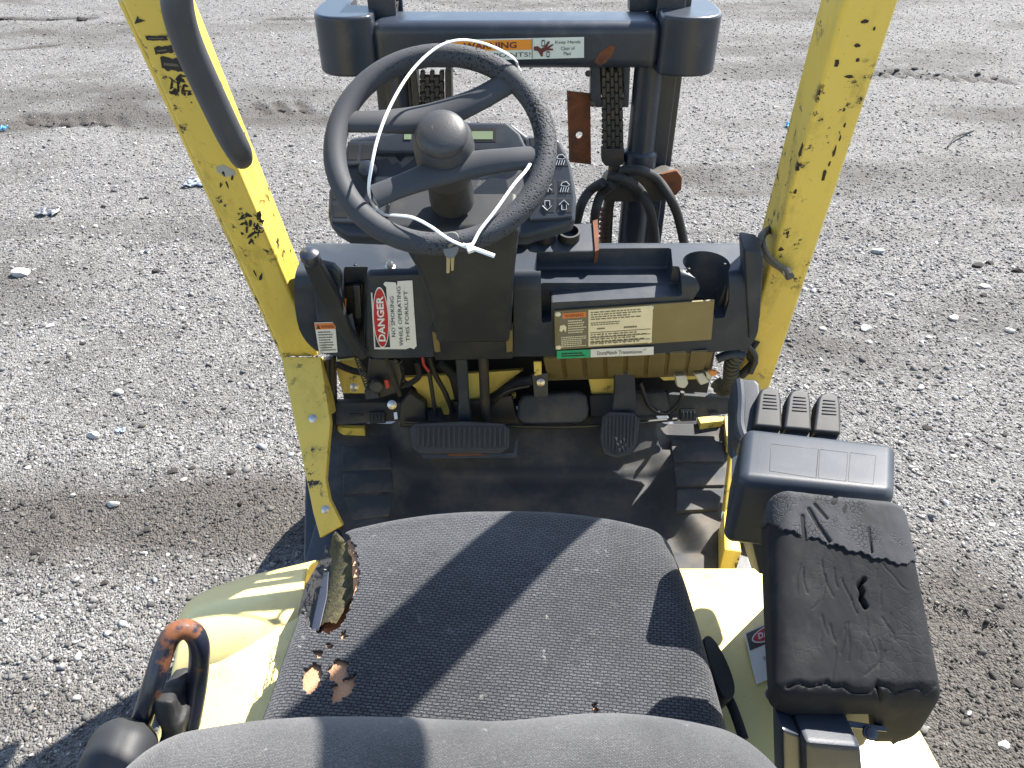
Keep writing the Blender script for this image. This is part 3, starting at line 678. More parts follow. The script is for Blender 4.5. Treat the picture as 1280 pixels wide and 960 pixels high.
part('bare_patch', slab([(270, 209), (279, 206), (292, 213), (295, 219), (282, 221), (272, 216)], LP, 0.0012, h=0.0009), mat('grey_primer', (0.36, 0.35, 0.31), 0.6))
ch = [(1081, 27, 6, 3), (1071, 57, 5, 3), (1046, 79, 4, 7), (1093, 36, 2, 3), (1062, 96, 7, 2), (1024, 116, 2, 5), (1072, 75, 3, 3), (1030, 220, 3, 9), (1001, 188, 3, 10), (1043, 190, 2, 8), (1050, 173, 1.5, 5), (994, 240, 2, 4), (1037, 205, 1.5, 5), (1056, 157, 1.5, 4), (976, 312, 4, 3), (985, 292, 1.5, 4)]
out = []
for u, v, a, b in ch:
    pts = [LP.on(u + a * math.cos(t) * rd.uniform(0.5, 1.15) + 0.25 * b * math.sin(t), v - b * math.sin(t) * rd.uniform(0.6, 1.1), 0.0009) for t in np.linspace(0, 5.6, 8)]
    out.append(prism(pts, LP.n * -0.0007))
for s_ in out: obj('paint_chip', s_, mat('chip_rust', (0.035, 0.020, 0.014), 0.8), legR)
# grab handle on the left leg
HP = YZ(1.00, 1.64, 1.165, 1.10)
gh = [HP.on(219, -60, -0.02), HP.on(221, -25, 0.012), HP.on(222, 10, 0.022), HP.on(233, 50, 0.022), HP.on(257, 105, 0.022), HP.on(283, 160, 0.022), HP.on(297, 187, 0.018), HP.on(301, 196, -0.005), HP.on(297, 180, -0.04), HP.on(286, 150, -0.055)]
part('grab_handle', tube(gh, [0.014, 0.0155, 0.0168, 0.0168, 0.0168, 0.0168, 0.0165, 0.015, 0.012, 0.010], 16, 8, flat=(1.0, 1.1), up=(0, -1, 0.3)), mat('grey_handle', (0.048, 0.051, 0.058), 0.5, var=0.25, bump=0.25, bscale=500))  # handle plastic is a lighter grey than the dash
# ------------------------------------------------------------------ seat
SX, SYB, SYF = -0.022, 0.28, 0.700
def seat_warp_at(off):
    def wp(V):
        s, t, zz = V[:, 0] / 0.24, (V[:, 1] + 0.215) / 0.43, V[:, 2]
        wl = np.interp(t, [0, 0.3, 0.6, 0.85, 1.0], [0.243, 0.240, 0.232, 0.224, 0.220])
        x = SX + s * wl + 0.008 * t
        yf = 0.726 - 0.034 * np.abs(s) ** 2.2
        y = SYB + t * (yf - SYB)
        z = 1.045 + zz
        top = sstep(0.0, 0.045, zz)
        z += top * (0.012 * np.cos(np.clip(s, -1, 1) * 1.5) + 0.010 * np.abs(s) ** 2 * np.sin(np.clip(t, 0, 1) * 3.0) - 0.020 * sstep(0.72, 1.05, t) + 0.002 * (fbm(x * 18, y * 18, 21) - 0.5) + 0.004 * (fbm(x * 6, y * 6, 23) - 0.5)) + off
        return np.stack([x, y, z], 1)
    return wp
cush = rbox(0.24, 0.215, 0.058, 0.032, 300, 230, 1, 7, seat_warp_at(0.0))
def pin(u, v, poly):                                    # point in a pixel polygon
    c = False; n = len(poly)
    for i in range(n):
        x1, y1 = poly[i]; x2, y2 = poly[(i + 1) % n]
        if (y1 > v) != (y2 > v) and u < (x2 - x1) * (v - y1) / (y2 - y1) + x1: c = not c
    return c
def px(p):
    dd = p[1] * cp - (p[2] - CAM_H) * sp; return 640 + FOC * p[0] / dd, 480 - FOC * (p[1] * sp + (p[2] - CAM_H) * cp) / dd
TEAR = [(408, 662), (430, 660), (444, 682), (450, 712), (447, 737), (438, 756), (430, 778), (414, 792), (396, 790), (378, 780), (376, 760), (384, 735), (395, 712), (402, 690)]
BITS = [[(380, 838), (392, 828), (402, 832), (402, 850), (394, 864), (382, 868), (377, 856)], [(410, 832), (424, 822), (434, 828), (435, 845), (422, 856), (412, 850)], [(415, 858), (428, 852), (444, 842), (444, 860), (432, 872), (414, 880)],
        [(391, 815), (400, 811), (405, 816), (398, 822), (392, 821)], [(405, 807), (412, 802), (416, 808), (408, 813)], [(423, 795), (433, 788), (434, 797), (426, 801)], [(741, 879), (746, 878), (748, 894), (742, 896)]]
def keep_face(f, V):
    c = V[list(f)].mean(0)
    if c[2] < 1.03: return True
    u, v = px(c)
    if not (360 < u < 460 and v < 890 or 735 < u < 755): return True
    u += 1.4 * math.sin(v * 0.55) + 0.8 * math.sin(u * 0.9 + v * 0.7); v += 1.2 * math.sin(u * 0.5)
    return not any(pin(u, v, t) for t in [TEAR] + BITS)
cush2 = (cush[0], [f for f in cush[1] if cush[0][list(f), 2].max() > 0.995 and keep_face(f, cush[0])])
seat = part('seat', cush2, FAB, sharp=70, label='dark woven seat cushion torn at its front corner')
md = seat.modifiers.new('thickness', 'SOLIDIFY'); md.thickness = 0.0035; md.offset = -1
fo = rbox(0.24, 0.215, 0.058, 0.032, 60, 50, 2, 5, seat_warp_at(-0.0055))
fx = fo[0][:, 0] - SX; fo[0][:, 0] = SX + fx * 0.97; fo[0][:, 1] = SYB + (fo[0][:, 1] - SYB) * 0.985
dx = fo[0]; uv = np.array([px(p) for p in dx])
HOLE = [(404, 668), (424, 664), (440, 700), (440, 735), (434, 770), (424, 800), (400, 806), (372, 800), (360, 760), (380, 700)]
sunk = np.array([pin(u, v, HOLE) for u, v in uv]); dx[sunk & (dx[:, 2] > 1.0), 2] -= 0.045
obj('foam', fo, FOAM, seat, 70)
SPL = Plane((0, 0, 1.075), (0, 0, 1))
# mouldy foam wall, pan strip and loose threads in the tear
tw = [SPL.on(u, v, hh) for u, v, hh in ((420, 664, 0.012), (438, 684, 0.012), (446, 712, 0.012), (443, 738, 0.011), (434, 756, 0.010), (420, 780, 0.008))]
lo_ = [SPL.on(u, v, hh) for u, v, hh in ((412, 690, -0.016), (414, 705, -0.02), (410, 730, -0.02), (406, 750, -0.02), (402, 770, -0.02), (398, 786, -0.016))]
Vv, Ff = [], []
ta, la = crom(tw, 6), crom(lo_, 6); n_ = len(ta); K = 10
for i in range(n_):
    for j in range(K + 1):
        t = j / K; p = ta[i].lerp(la[i], t) + Vector((0, 0, 0.008 * math.sin(t * 3.14)))
        p += Vector((0.5, 0.2, 0.7)) * 0.009 * (float(fbm(i * 0.35, j * 0.5, 51)) - 0.5); Vv.append(p)
for i in range(n_ - 1):
    for j in range(K): a = i * (K + 1) + j; Ff.append((a, a + 1, a + K + 2, a + K + 1))
obj('mouldy_foam', shape(Vv, Ff), MOSS, seat, 80)
obj('pan_or_tear_shade', slab([(411, 714), (404, 716), (389, 786), (399, 789), (409, 745)], SPL, 0.01, 0.001, h=-0.012), BLUE, seat)
obj('pan_or_tear_shade', slab([(405, 690), (380, 735), (372, 768), (378, 786), (404, 790), (418, 740), (422, 700)], SPL, 0.01, 0.001, h=-0.030), PBLK, seat)  # black sheet stands in for the shade inside the open tear
rd = random.Random(9)
thr = []
for k in range(46):
    if k < 30: t = k / 30; u, v = 410 - 32 * t + rd.uniform(-4, 4), 688 + 88 * t
    else: u, v = rd.uniform(400, 470), rd.uniform(782, 862)
    a = rd.uniform(0, 6.28); L = rd.uniform(5, 14)
    pts = [SPL.on(u + L * s * math.cos(a + s * rd.uniform(-1, 1)) * 0.6, v + L * s * math.sin(a), 0.008 + 0.012 * s * rd.random()) for s in (0, 0.4, 0.8, 1.0)]
    thr.append(tube(pts, 0.0006, 4, 2))
o = obj('loose_threads', join(*thr), PBLK, seat); o['kind'] = 'stuff'
# backrest
def back_warp(V):
    x, y, z = V.T
    xx = -0.045 + x
    z2 = z + 1.085 + sstep(0.0, 0.2, z) * (0.014 * np.exp(-((xx - 0.10) / 0.10) ** 2) + 0.008 * np.exp(-((xx + 0.17) / 0.09) ** 2) - 0.006 * np.exp(-((xx + 0.01) / 0.05) ** 2) + 0.004 * (fbm(xx * 12, y * 12, 61) - 0.5))
    y2 = y + 0.252 - 0.10 * (z / 0.22) * 0.4 - 0.05 * (np.abs(x) / 0.25) ** 3 * 0.5
    return np.stack([xx, y2, z2], 1)
bk = obj('backrest', rbox(0.252, 0.105, 0.225, 0.055, 60, 16, 20, 8, back_warp), FAB2, seat, 70, label='worn pale grey fabric backrest')
o = obj('hip_wing', rbox(0.034, 0.07, 0.07, 0.03, 6, 8, 8, 6, lambda V: V @ np.array(Matrix.Rotation(R(18), 3, 'Y')).T + np.array(P(132, 1010, z=1.03))), PLD, seat, 60)
# hip restraint lump behind the grab rail
def lump(V):
    V = V @ np.array(Matrix.Rotation(R(-22), 3, 'X')).T
    return V + np.array(P(222, 893, z=1.06)) + 0.016 * np.stack([fbm(V[:, 1] * 45, V[:, 2] * 45, 71) - 0.5] * 3, 1)
part('rail_boot', rbox(0.011, 0.030, 0.040, 0.009, 6, 14, 16, 4, lump), RUB, sharp=60)
part('grab_rail', tube([P(168, 924, z=1.03), P(176, 905, z=1.065), P(190, 860, z=1.11), P(207, 808, z=1.145), P(222, 789, z=1.155), P(239, 789, z=1.15), P(249, 808, z=1.13), P(247, 850, z=1.085), P(238, 905, z=1.04)], 0.0108, 16, 8), RSH, label='bent black grab rail rusting at its bend')
# seat belt buckle beside the seat
bkl = part('belt_buckle', slab([(878, 795), (890, 793), (908, 822), (921, 858), (916, 876), (904, 872), (890, 840)], Plane((0.235, 0.5, 1.055), (0.35, 0, 1)), 0.025, 0.005, smooth=2), PLD)
obj('belt_stalk', tube([Plane((0.235, 0.5, 1.045), (0.3, 0, 1)).on(*c) for c in ((908, 868), (918, 890), (930, 925))], 0.006, 8, 4, flat=(1, 0.4)), RUB, bkl)
# danger sticker on the hood beside the seat
HQ = Plane((0.28, 0.5, 0.9965), (0, 0, 1))
q = Quad(*[HQ.on(u, v, 0.001) for u, v in ((945, 856), (1008, 829), (994, 764), (930, 792))])
ds = part('danger_sticker', q.rect(0, 0, 1, 1, 0.001), PAPER, label='small danger sticker stuck on the hood beside the seat')
obj('black_panel', q.rect(0.03, 0.63, 0.97, 0.97, 0.0018), PBLK, ds)
obj('white_border', q.ellipse(0.5, 0.80, 0.40, 0.155, 0.0025), PWHT, ds); obj('red_oval', q.ellipse(0.5, 0.80, 0.375, 0.13, 0.0032), PRED, ds)
obj('lettering', lettering('DANGER', q, 0.22, 0.74, 0.78, 0.86, 0.0040, False, 0.03), PWHT, ds)
obj('lettering', join(lettering('NO SMOKING', q, 0.30, 0.50, 0.75, 0.57, 0.0018), lettering('WHILE OPERATING', q, 0.22, 0.33, 0.85, 0.42, 0.0018), lettering('THIS FORKLIFT', q, 0.26, 0.16, 0.80, 0.25, 0.0018)), PBLK, ds)

# ------------------------------------------------------------------ armrest and hydraulic control pod
def quad_warp(tl, tr, br, bl, hx, hy, hz, zdrop, noise=0.0, seed=1, thick=None):
    """front-left, front-right, rear-right, rear-left of the top face"""
    Q = [np.array(c) for c in (tl, tr, br, bl)]
    def wp(V):
        a, b = (V[:, 0] / hx + 1) / 2, (V[:, 1] / hy + 1) / 2
        T = np.outer((1 - a) * b, Q[0]) + np.outer(a * b, Q[1]) + np.outer(a * (1 - b), Q[2]) + np.outer((1 - a) * (1 - b), Q[3])
        T[:, 2] += (V[:, 2] - hz) * (thick(a, b) if thick else 1.0)
        if noise: T[:, 2] += noise * (fbm(T[:, 0] * 35, T[:, 1] * 22, seed) - 0.5) * (V[:, 2] > 0)
        return T
    return wp
aTL, aTR, aBR, aBL = P(964, 603, z=1.325), P(1136, 622, z=1.325), P(1190, 868, z=1.245), P(970, 868, z=1.245)
arm_s = rbox(0.065, 0.14, 0.034, 0.020, 110, 200, 3, 7, quad_warp(aTL, aTR, aBR, aBL, 0.065, 0.14, 0.034, 0.07, 0.0035, 81, lambda a, b: 1 - (1 - b) ** 2 * (0.42 - 0.80 * sstep(0.60, 0.74, a))))
auv = np.array([px(p) for p in arm_s[0]])
def carve(V, uv, lines):
    for pts, wd, dep in lines:
        best = np.full(len(V), 1e9)
        for (x1, y1), (x2, y2) in zip(pts[:-1], pts[1:]):
            t = np.clip(((uv[:, 0] - x1) * (x2 - x1) + (uv[:, 1] - y1) * (y2 - y1)) / ((x2 - x1) ** 2 + (y2 - y1) ** 2), 0, 1)
            best = np.minimum(best, np.hypot(uv[:, 0] - x1 - t * (x2 - x1), uv[:, 1] - y1 - t * (y2 - y1)))
        V[:, 2] -= dep * np.exp(-(best / wd) ** 2)
CRK = [([(1080, 724), (1074, 731), (1078, 739), (1076, 747), (1082, 758)], 2.3, 0.009), ([(1097, 852), (1098, 862), (1101, 871), (1100, 888)], 1.6, 0.005), ([(1130, 902), (1121, 912), (1120, 924), (1113, 938)], 2.0, 0.006)]
rd = random.Random(12)
for k in range(26):                                       # fine wandering creases
    u, v = rd.uniform(1000, 1120), rd.uniform(700, 830); a = rd.uniform(1.2, 1.8); pts = [(u, v)]
    for q_ in range(rd.randint(3, 6)): a += rd.uniform(-0.3, 0.3); u, v = u + 8 * math.cos(a), v + 8 * math.sin(a); pts.append((u, v))
    CRK.append((pts, rd.uniform(0.9, 1.5), rd.uniform(0.0003, 0.0010)))
fold = [(985, 858)]
while fold[-1][0] < 1160: fold.append((fold[-1][0] + rd.uniform(8, 16), 858 + rd.uniform(-6, 8)))
CRK.append((fold, 2.4, 0.0035))
carve(arm_s[0], auv, CRK)
ar = part('armrest', arm_s, ARM, sharp=60, label='cracked black vinyl armrest with peeling skin')
lip = rbox(0.0665, 0.142, 0.036, 0.021, 90, 300, 3, 7, quad_warp(P(962, 600, z=1.327), P(1138, 619, z=1.327), P(1192, 870, z=1.247), P(968, 870, z=1.247), 0.0665, 0.142, 0.036, 0.07, 0.004, 83))
lv = lip[0]; luv = np.array([px(p) for p in lv])
def skin(f):
    u, v = luv[list(f)].mean(0); z = lv[list(f)].mean(0)[2]
    edge = np.interp(u, [960, 985, 1000, 1030, 1060, 1100, 1135, 1142, 1160], [655, 662, 668, 676, 686, 698, 706, 700, 700]) + 1.6 * math.sin(u * 0.22) + 1.0 * math.sin(u * 0.6)
    return v < edge
carve(lv, luv, [([(1003, 645), (1004, 660), (1007, 676)], 1.8, 0.005), ([(1011, 636), (1022, 655), (1037, 676)], 1.6, 0.005), ([(1045, 618), (1042, 628)], 2.0, 0.006), ([(1018, 630), (1034, 648)], 1.2, 0.003), ([(1086, 660), (1090, 690)], 1.2, 0.003)])
sk_ = obj('peeling_skin', (lv, [f for f in lip[1] if skin(f)]), ARC, ar, 60)
m_ = sk_.modifiers.new('thickness', 'SOLIDIFY'); m_.thickness = 0.004; m_.offset = -1
APl = Plane(np.array(aTL), np.cross(np.array(aTR) - np.array(aTL), np.array(aBL) - np.array(aTL)))
brk = Plane(P(1040, 895, z=1.205), (0, -0.6, 1))
obj('bracket', slab([(968, 868), (985, 878), (1010, 893), (1108, 908), (1110, 915), (1005, 903), (975, 890)], brk, 0.008, 0.001), BLK, ar)
for u, v in ((966, 868), (990, 884), (1030, 903), (1088, 916)): obj('screw', bolt(brk.on(u, v, 0.002), brk.n, 0.005), BLK, ar)
part('armrest_post', slab([(1006, 928), (1078, 934), (1084, 1010), (1008, 1010)], YZ(0.325, 1.19, 0.285, 0.99), 0.05, 0.006), PLA)
part('armrest_post', slab([(978, 912), (1003, 920), (1006, 1010), (980, 1010)], YZ(0.335, 1.19, 0.29, 0.99), 0.03, 0.004), BLK)
part('hood_shade_block', box((0.375, 0.55, 1.10), (0.040, 0.22, 0.21), 0.008), PLD)  # unseen block added under the armrest to shade the hood
part('armrest_beam', rbox(0.035, 0.11, 0.025, 0.01, 2, 8, 2, 3, lambda V: np.stack([V[:, 0] + 0.325 + 0.16 * V[:, 1], V[:, 1] + 0.53, V[:, 2] + 1.195 + 0.33 * V[:, 1] * 0.6], 1)), PLD)
pTL, pTR, pBR, pBL = P(930, 531, z=1.270), P(1122, 553, z=1.270), P(1121, 618, z=1.275), P(922, 598, z=1.275)
pod = part('control_pod', rbox(0.092, 0.052, 0.052, 0.014, 6, 6, 4, 6, quad_warp(pTL, pTR, pBR, pBL, 0.092, 0.052, 0.052, 0.1)), PLA, sharp=60, label='dark plastic hydraulic control pod in front of the armrest')
PPl = Plane(np.array(pTL), np.cross(np.array(pTR) - np.array(pTL), np.array(pBL) - np.array(pTL)))
for c in (((964, 555), (1023, 562), (1020, 598), (962, 589)), ((1025, 562), (1060, 566), (1057, 602), (1023, 598)), ((1063, 566), (1095, 570), (1091, 606), (1060, 602))):
    obj('inlay_groove', tube([PPl.on(u, v, -0.0002) for u, v in c], 0.0006, 5, 1, closed=True), RUB, pod)
obj('pod_base', slab([(918, 560), (932, 600), (962, 640), (962, 657), (926, 655), (914, 620), (915, 560)], Plane((0.27, 0.62, 1.20), (-0.35, 0, 1)), 0.09, 0.012, smooth=1), PLA, pod)
obj('side_guard', slab([(917, 472), (945, 473), (951, 480), (956, 528), (950, 548), (926, 552), (917, 540)], Plane((0.29, 0.75, 1.225), (-0.1, -0.35, 1)), 0.06, 0.007, seg=3), PLA, pod)
obj('side_guard_rim', tube([Plane((0.29, 0.75, 1.225), (-0.1, -0.35, 1)).on(u, v, 0.006) for u, v in ((924, 476), (926, 500), (925, 530), (930, 548))], 0.006, 8, 5), PLA, pod)
LVP = Plane((0.35, 0.76, 1.245), (0, -0.35, 1))
for k, (u0, v0) in enumerate(((961, 484), (998, 487), (1035, 491))):
    c = [(u0 - 13, v0 + 9), (u0 - 10, v0 + 2), (u0 - 2, v0 - 1), (u0 + 8, v0), (u0 + 14, v0 + 5), (u0 + 16, v0 + 14), (u0 + 17, v0 + 51), (u0 - 18, v0 + 48)]
    lv_ = part('hydraulic_lever', slab(c, LVP, 0.026, 0.005, seg=3), PLD)
    obj('lever_neck', slab([(u0 - 15, v0 + 47), (u0 + 15, v0 + 50), (u0 + 15, v0 + 66), (u0 - 16, v0 + 64)], LVP, 0.015, 0.003, h=-0.008), PLD, lv_)
    for j in range(5):
        vv_ = v0 + 9 + j * 4.2; obj('grip_rib', tube([LVP.on(u0 - 6 - j * 0.4, vv_, 0.0005), LVP.on(u0 + 9 + j * 0.4, vv_ + 1.5, 0.0002)], 0.0007, 5, 1), PLD, lv_)
# ------------------------------------------------------------------ dash
DF = YZ(1.120, 1.195, 1.158, 1.020)                      # rear face of the dash
prof = [(1.160, 1.012), (1.119, 1.200), (1.128, 1.222), (1.225, 1.228), (1.255, 1.20), (1.262, 1.012)]
body = bevel(prism([(-0.42, y, z) for y, z in prof], (0.90, 0, 0)), 0.009, 3)
def dpx(u, v): q = DF.on(u, v); return q.x, q.z
ol = [(368, 400), (384, 432), (412, 448), (925, 443), (946, 425), (950, 395), (951, 300), (930, 240), (380, 240), (366, 300)]
mask = prism(chaikin([Vector((dpx(u, v)[0], 1.0, dpx(u, v)[1])) for u, v in ol], 2), (0, 0.5, 0))
zt = lambda u, v, z=1.222: P(u, v, z=z)
def cutter(c, z0, z1, bv=0.004):
    return bevel(prism([Vector((p.x, p.y, z1)) for p in c], (0, 0, z0 - z1)), bv, 3)
pocket = cutter([Vector((0.036, 1.133, 0)), Vector((0.268, 1.133, 0)), Vector((0.276, 1.206, 0)), Vector((0.044, 1.202, 0))], 1.187, 1.30, 0.006)
cupc = zt(881, 326); cup = lathe([(0.030, 0.0), (0.036, 0.012), (0.040, 0.10), (0.041, 0.2)], (cupc.x, cupc.y - 0.012, 1.135), (0, 0, 1), 40)
cupfront = prism([DF.on(u, v, 0.05) for u, v in ((864, 352), (898, 352), (897, 383), (862, 374))], DF.n * -0.075)
# face recess behind the data plate, slot at the right
rec = bevel(slab([(677, 357), (858, 351), (858, 396), (690, 404), (691, 428), (678, 430)], DF, 0.082, h=0.05), 0.004, 2)
slot = bevel(slab([(908, 348), (919, 343), (917, 398), (911, 418), (898, 419), (896, 406), (902, 380)], DF, 0.07, h=0.04), 0.003, 2)
ctr = box(((DF.on(540, 400).x + DF.on(642, 400).x) / 2, 1.13, 1.13), (DF.on(642, 400).x - DF.on(540, 400).x, 0.11, 0.30), 0.004)
hole = bevel(prism([zt(432, 333), zt(458, 333), DF.on(448, 372), DF.on(426, 372)], (0, 0.12, -0.10)), 0.003, 2)
hole2 = bevel(slab([(423, 350), (455, 350), (452, 440), (462, 470), (440, 470), (428, 420)], DF, 0.06, h=0.03), 0.003, 2)
top_h = bevel(prism([Vector((zt(430, 340).x, zt(430, 343).y - 0.04, 1.25)), Vector((zt(456, 340).x, zt(430, 343).y - 0.04, 1.25)), Vector((zt(456, 334).x, zt(456, 336).y, 1.25)), Vector((zt(434, 334).x, zt(456, 336).y, 1.25))], (0, 0, -0.16)), 0.004, 2)
dsh = boolean(body, [(mask, 'INTERSECT'), (pocket, 'DIFFERENCE'), (cup, 'DIFFERENCE'), (cupfront, 'DIFFERENCE'), (rec, 'DIFFERENCE'), (slot, 'DIFFERENCE'), (ctr, 'DIFFERENCE'), (top_h, 'DIFFERENCE'), (hole2, 'DIFFERENCE')])
dash = part('dashboard', dsh, PLA, sharp=32, label='dark grey plastic dashboard with storage pocket and cup holder')
# raised frames and trim of the dash
obj('cup_floor', lathe([(0.0, 0.0), (0.027, 0.0), (0.027, 0.002), (0.0, 0.002)], (cupc.x, cupc.y - 0.004, 1.137), (0, 0, 1), 24), PLD, dash)
obj('slot_bar', tube([DF.on(913, 352, -0.012), DF.on(909, 380, -0.012), DF.on(904, 410, -0.012)], 0.003, 8, 3), OLVP, dash)
obj('left_end_panel', slab([(388, 330), (427, 338), (424, 372), (440, 425), (447, 440), (432, 449), (401, 443), (395, 400)], DF, 0.02, 0.006, h=0.012, smooth=1), PLA, dash)
obj('sticker_panel', slab([(458, 345), (528, 343), (544, 360), (544, 448), (466, 450), (456, 440)], DF, 0.02, 0.006, h=0.008), PLA, dash)
obj('right_end_wing', slab([(930, 312), (953, 316), (955, 322), (951, 398), (944, 420), (936, 426)], DF, 0.05, 0.008, h=0.006), PLA, dash)
for u, v in ((862, 313), (905, 312), (906, 330), (861, 336), (444, 331)): obj('screw', bolt(zt(u, v, 1.2235) if v < 340 else DF.on(u, v, -0.0055), (0, 0, 1) if v < 340 else DF.n, 0.0022), PBLK, dash)
tg = obj('toggle_switch', lathe([(0.009, 0), (0.009, 0.003), (0.006, 0.004), (0.006, 0.010), (0.0, 0.010)], zt(488, 335, 1.226), (0, -0.2, 1), 12), STL, dash)
obj('toggle_stem', tube([zt(488, 335, 1.232), zt(486, 326, 1.245)], 0.003, 8, 1), STL, dash)
part('dash_base', prism([(-0.32, 1.20, 1.016), (-0.32, 1.34, 1.016), (-0.32, 1.34, 0.985), (-0.32, 1.20, 1.0)], (0.70, 0, 0), 0.003), PBLK)
# lower ledge in front of the column
part('column_tray', join(slab([(543, 428), (640, 428), (641, 449), (544, 451)], YZ(1.135, 1.06, 1.150, 1.020), 0.06, 0.003)), PLD)
for c in ([(540, 415), (548, 417), (551, 440), (543, 441)], [(632, 415), (641, 413), (641, 440), (633, 441)]): part('tray_upright', slab(c, YZ(1.125, 1.08, 1.14, 1.03), 0.02, 0.002), OLVP)
# data plate
dq = Quad(*[DF.on(u, v, 0.004) for u, v in ((694, 437), (889, 424), (893, 375), (693, 389))])
dp = part('data_plate', dq.rect(0, 0, 1, 1, 0.001, 0.003), OLV, label='slanted olive load plate on the dash with a pale printed panel')
obj('dark_column', dq.rect(0.015, 0.04, 0.215, 0.97, 0.0016), PGRY, dp); obj('pale_panel', dq.rect(0.215, 0.04, 0.62, 0.98, 0.0016), ALU, dp)
obj('orange_band', dq.rect(0.05, 0.82, 0.20, 0.95, 0.0022), PORF, dp)
obj('lettering', lettering('WARNING', dq, 0.065, 0.845, 0.185, 0.925, 0.0026), PBRN, dp)
o = obj('small_print', join(scribble(dq, 0.04, 0.06, 0.20, 0.36, 0.0022, 6, 2), scribble(dq, 0.085, 0.42, 0.20, 0.78, 0.0022, 6, 3)), ALU, dp); o['kind'] = 'stuff'
obj('pictogram', dq.poly([(0.03, 0.52), (0.045, 0.48), (0.055, 0.55), (0.07, 0.46), (0.075, 0.60), (0.06, 0.66), (0.035, 0.64)], 0.0022), ALU, dp)
o = obj('small_print', join(scribble(dq, 0.23, 0.72, 0.55, 0.95, 0.0022, 4, 5), scribble(dq, 0.23, 0.58, 0.42, 0.68, 0.0022, 2, 6), scribble(dq, 0.27, 0.46, 0.33, 0.54, 0.0022, 1, 7), scribble(dq, 0.44, 0.44, 0.54, 0.54, 0.0022, 1, 8), scribble(dq, 0.23, 0.08, 0.60, 0.38, 0.0022, 5, 9)), PGRY, dp); o['kind'] = 'stuff'
o = obj('table_lines', join(*[dq.rect(a, 0.06, a + 0.0025, 0.40, 0.0024) for a in (0.305, 0.385, 0.445, 0.51)] + [dq.rect(0.225, b, 0.61, b + 0.012, 0.0024) for b in (0.14, 0.27, 0.40)]), PGRY, dp); o['kind'] = 'stuff'
for a, b in ((0.022, 0.93), (0.022, 0.07), (0.605, 0.93), (0.605, 0.08)): obj('rivet', bolt(dq.at(a, b, 0.001), dq.n, 0.0042, 0.003), ALU, dp)
gq = Quad(*[DF.on(u, v, 0.002) for u, v in ((696, 448), (817, 443), (817, 433), (696, 438))])
gs = part('emission_sticker', gq.rect(0.35, 0, 1, 1, 0.001), PAPER, label='long white and green sticker under the load plate')
obj('green_end', gq.rect(0, 0, 0.345, 1, 0.0012), PGRN, gs); obj('lettering', lettering('DuraMatch Transmission', gq, 0.42, 0.3, 0.88, 0.75, 0.002), PBLK, gs)
o = obj('small_print', scribble(gq, 0.05, 0.2, 0.31, 0.8, 0.0022, 2, 12), PBLK, gs); o['kind'] = 'stuff'
# danger sticker on the dash (reads upwards)
kq = Quad(*[DF.on(u, v, 0.0088) for u, v in ((468, 436), (521, 436), (517, 350), (463, 353))])
rd = random.Random(4); prt = [(0, 0), (1, 0)] + [(1 - rd.uniform(0, 0.03), b / 12) for b in range(1, 12)] + [(0.97, 1), (0.62, 1), (0.61, 0.94), (0.58, 1), (0.32, 1.0), (0.30, 0.97), (0.05, 0.96)]
ks = part('danger_sticker', kq.poly([(0.0, 0), (0.0, 0.86), (0.03, 0.86), (0.03, 0.03), (0.38, 0.03), (0.36, 0.93), (0.30, 0.97), (0.34, 1.0), (0.58, 0.985), (0.61, 0.93), (0.63, 1.0), (0.97, 1.0), (0.985, 0.5), (1.0, 0.05), (0.93, 0.0), (0.85, 0.025), (0.74, 0.0)], 0.001), PAPER, label='danger no smoking sticker turned sideways on the dash')
obj('white_border', kq.ellipse(0.20, 0.485, 0.185, 0.455, 0.0018), PWHT, ks); obj('red_oval', kq.ellipse(0.20, 0.485, 0.165, 0.435, 0.0024), PRED, ks)
obj('lettering', lettering('DANGER', kq, 0.115, 0.14, 0.285, 0.82, 0.0030, True, 0.03), PWHT, ks)
o = obj('lettering', join(lettering('NO SMOKING', kq, 0.43, 0.20, 0.52, 0.80, 0.0018, True), lettering('WHILE OPERATING', kq, 0.60, 0.06, 0.69, 0.93, 0.0018, True), lettering('THIS FORKLIFT', kq, 0.76, 0.13, 0.85, 0.87, 0.0018, True)), PBLK, ks)
wq = Quad(*[DF.on(u, v, 0.0128) for u, v in ((399, 441), (422, 440), (419, 402), (393, 403))])
wsk = part('brake_warning_sticker', wq.rect(0, 0, 1, 1, 0.001), PAPER, label='small white warning sticker with an orange head beside the brake lever')
obj('orange_band', wq.rect(0.02, 0.79, 0.98, 0.98, 0.0018), PORF, wsk); obj('lettering', lettering('WARNING', wq, 0.3, 0.83, 0.92, 0.93, 0.0024), PBRN, wsk); obj('warning_triangle', wq.poly([(0.08, 0.82), (0.26, 0.82), (0.17, 0.96)], 0.0024), PBLK, wsk)
o = obj('small_print', scribble(wq, 0.1, 0.06, 0.92, 0.74, 0.0018, 8, 15), PGRY, wsk); o['kind'] = 'stuff'
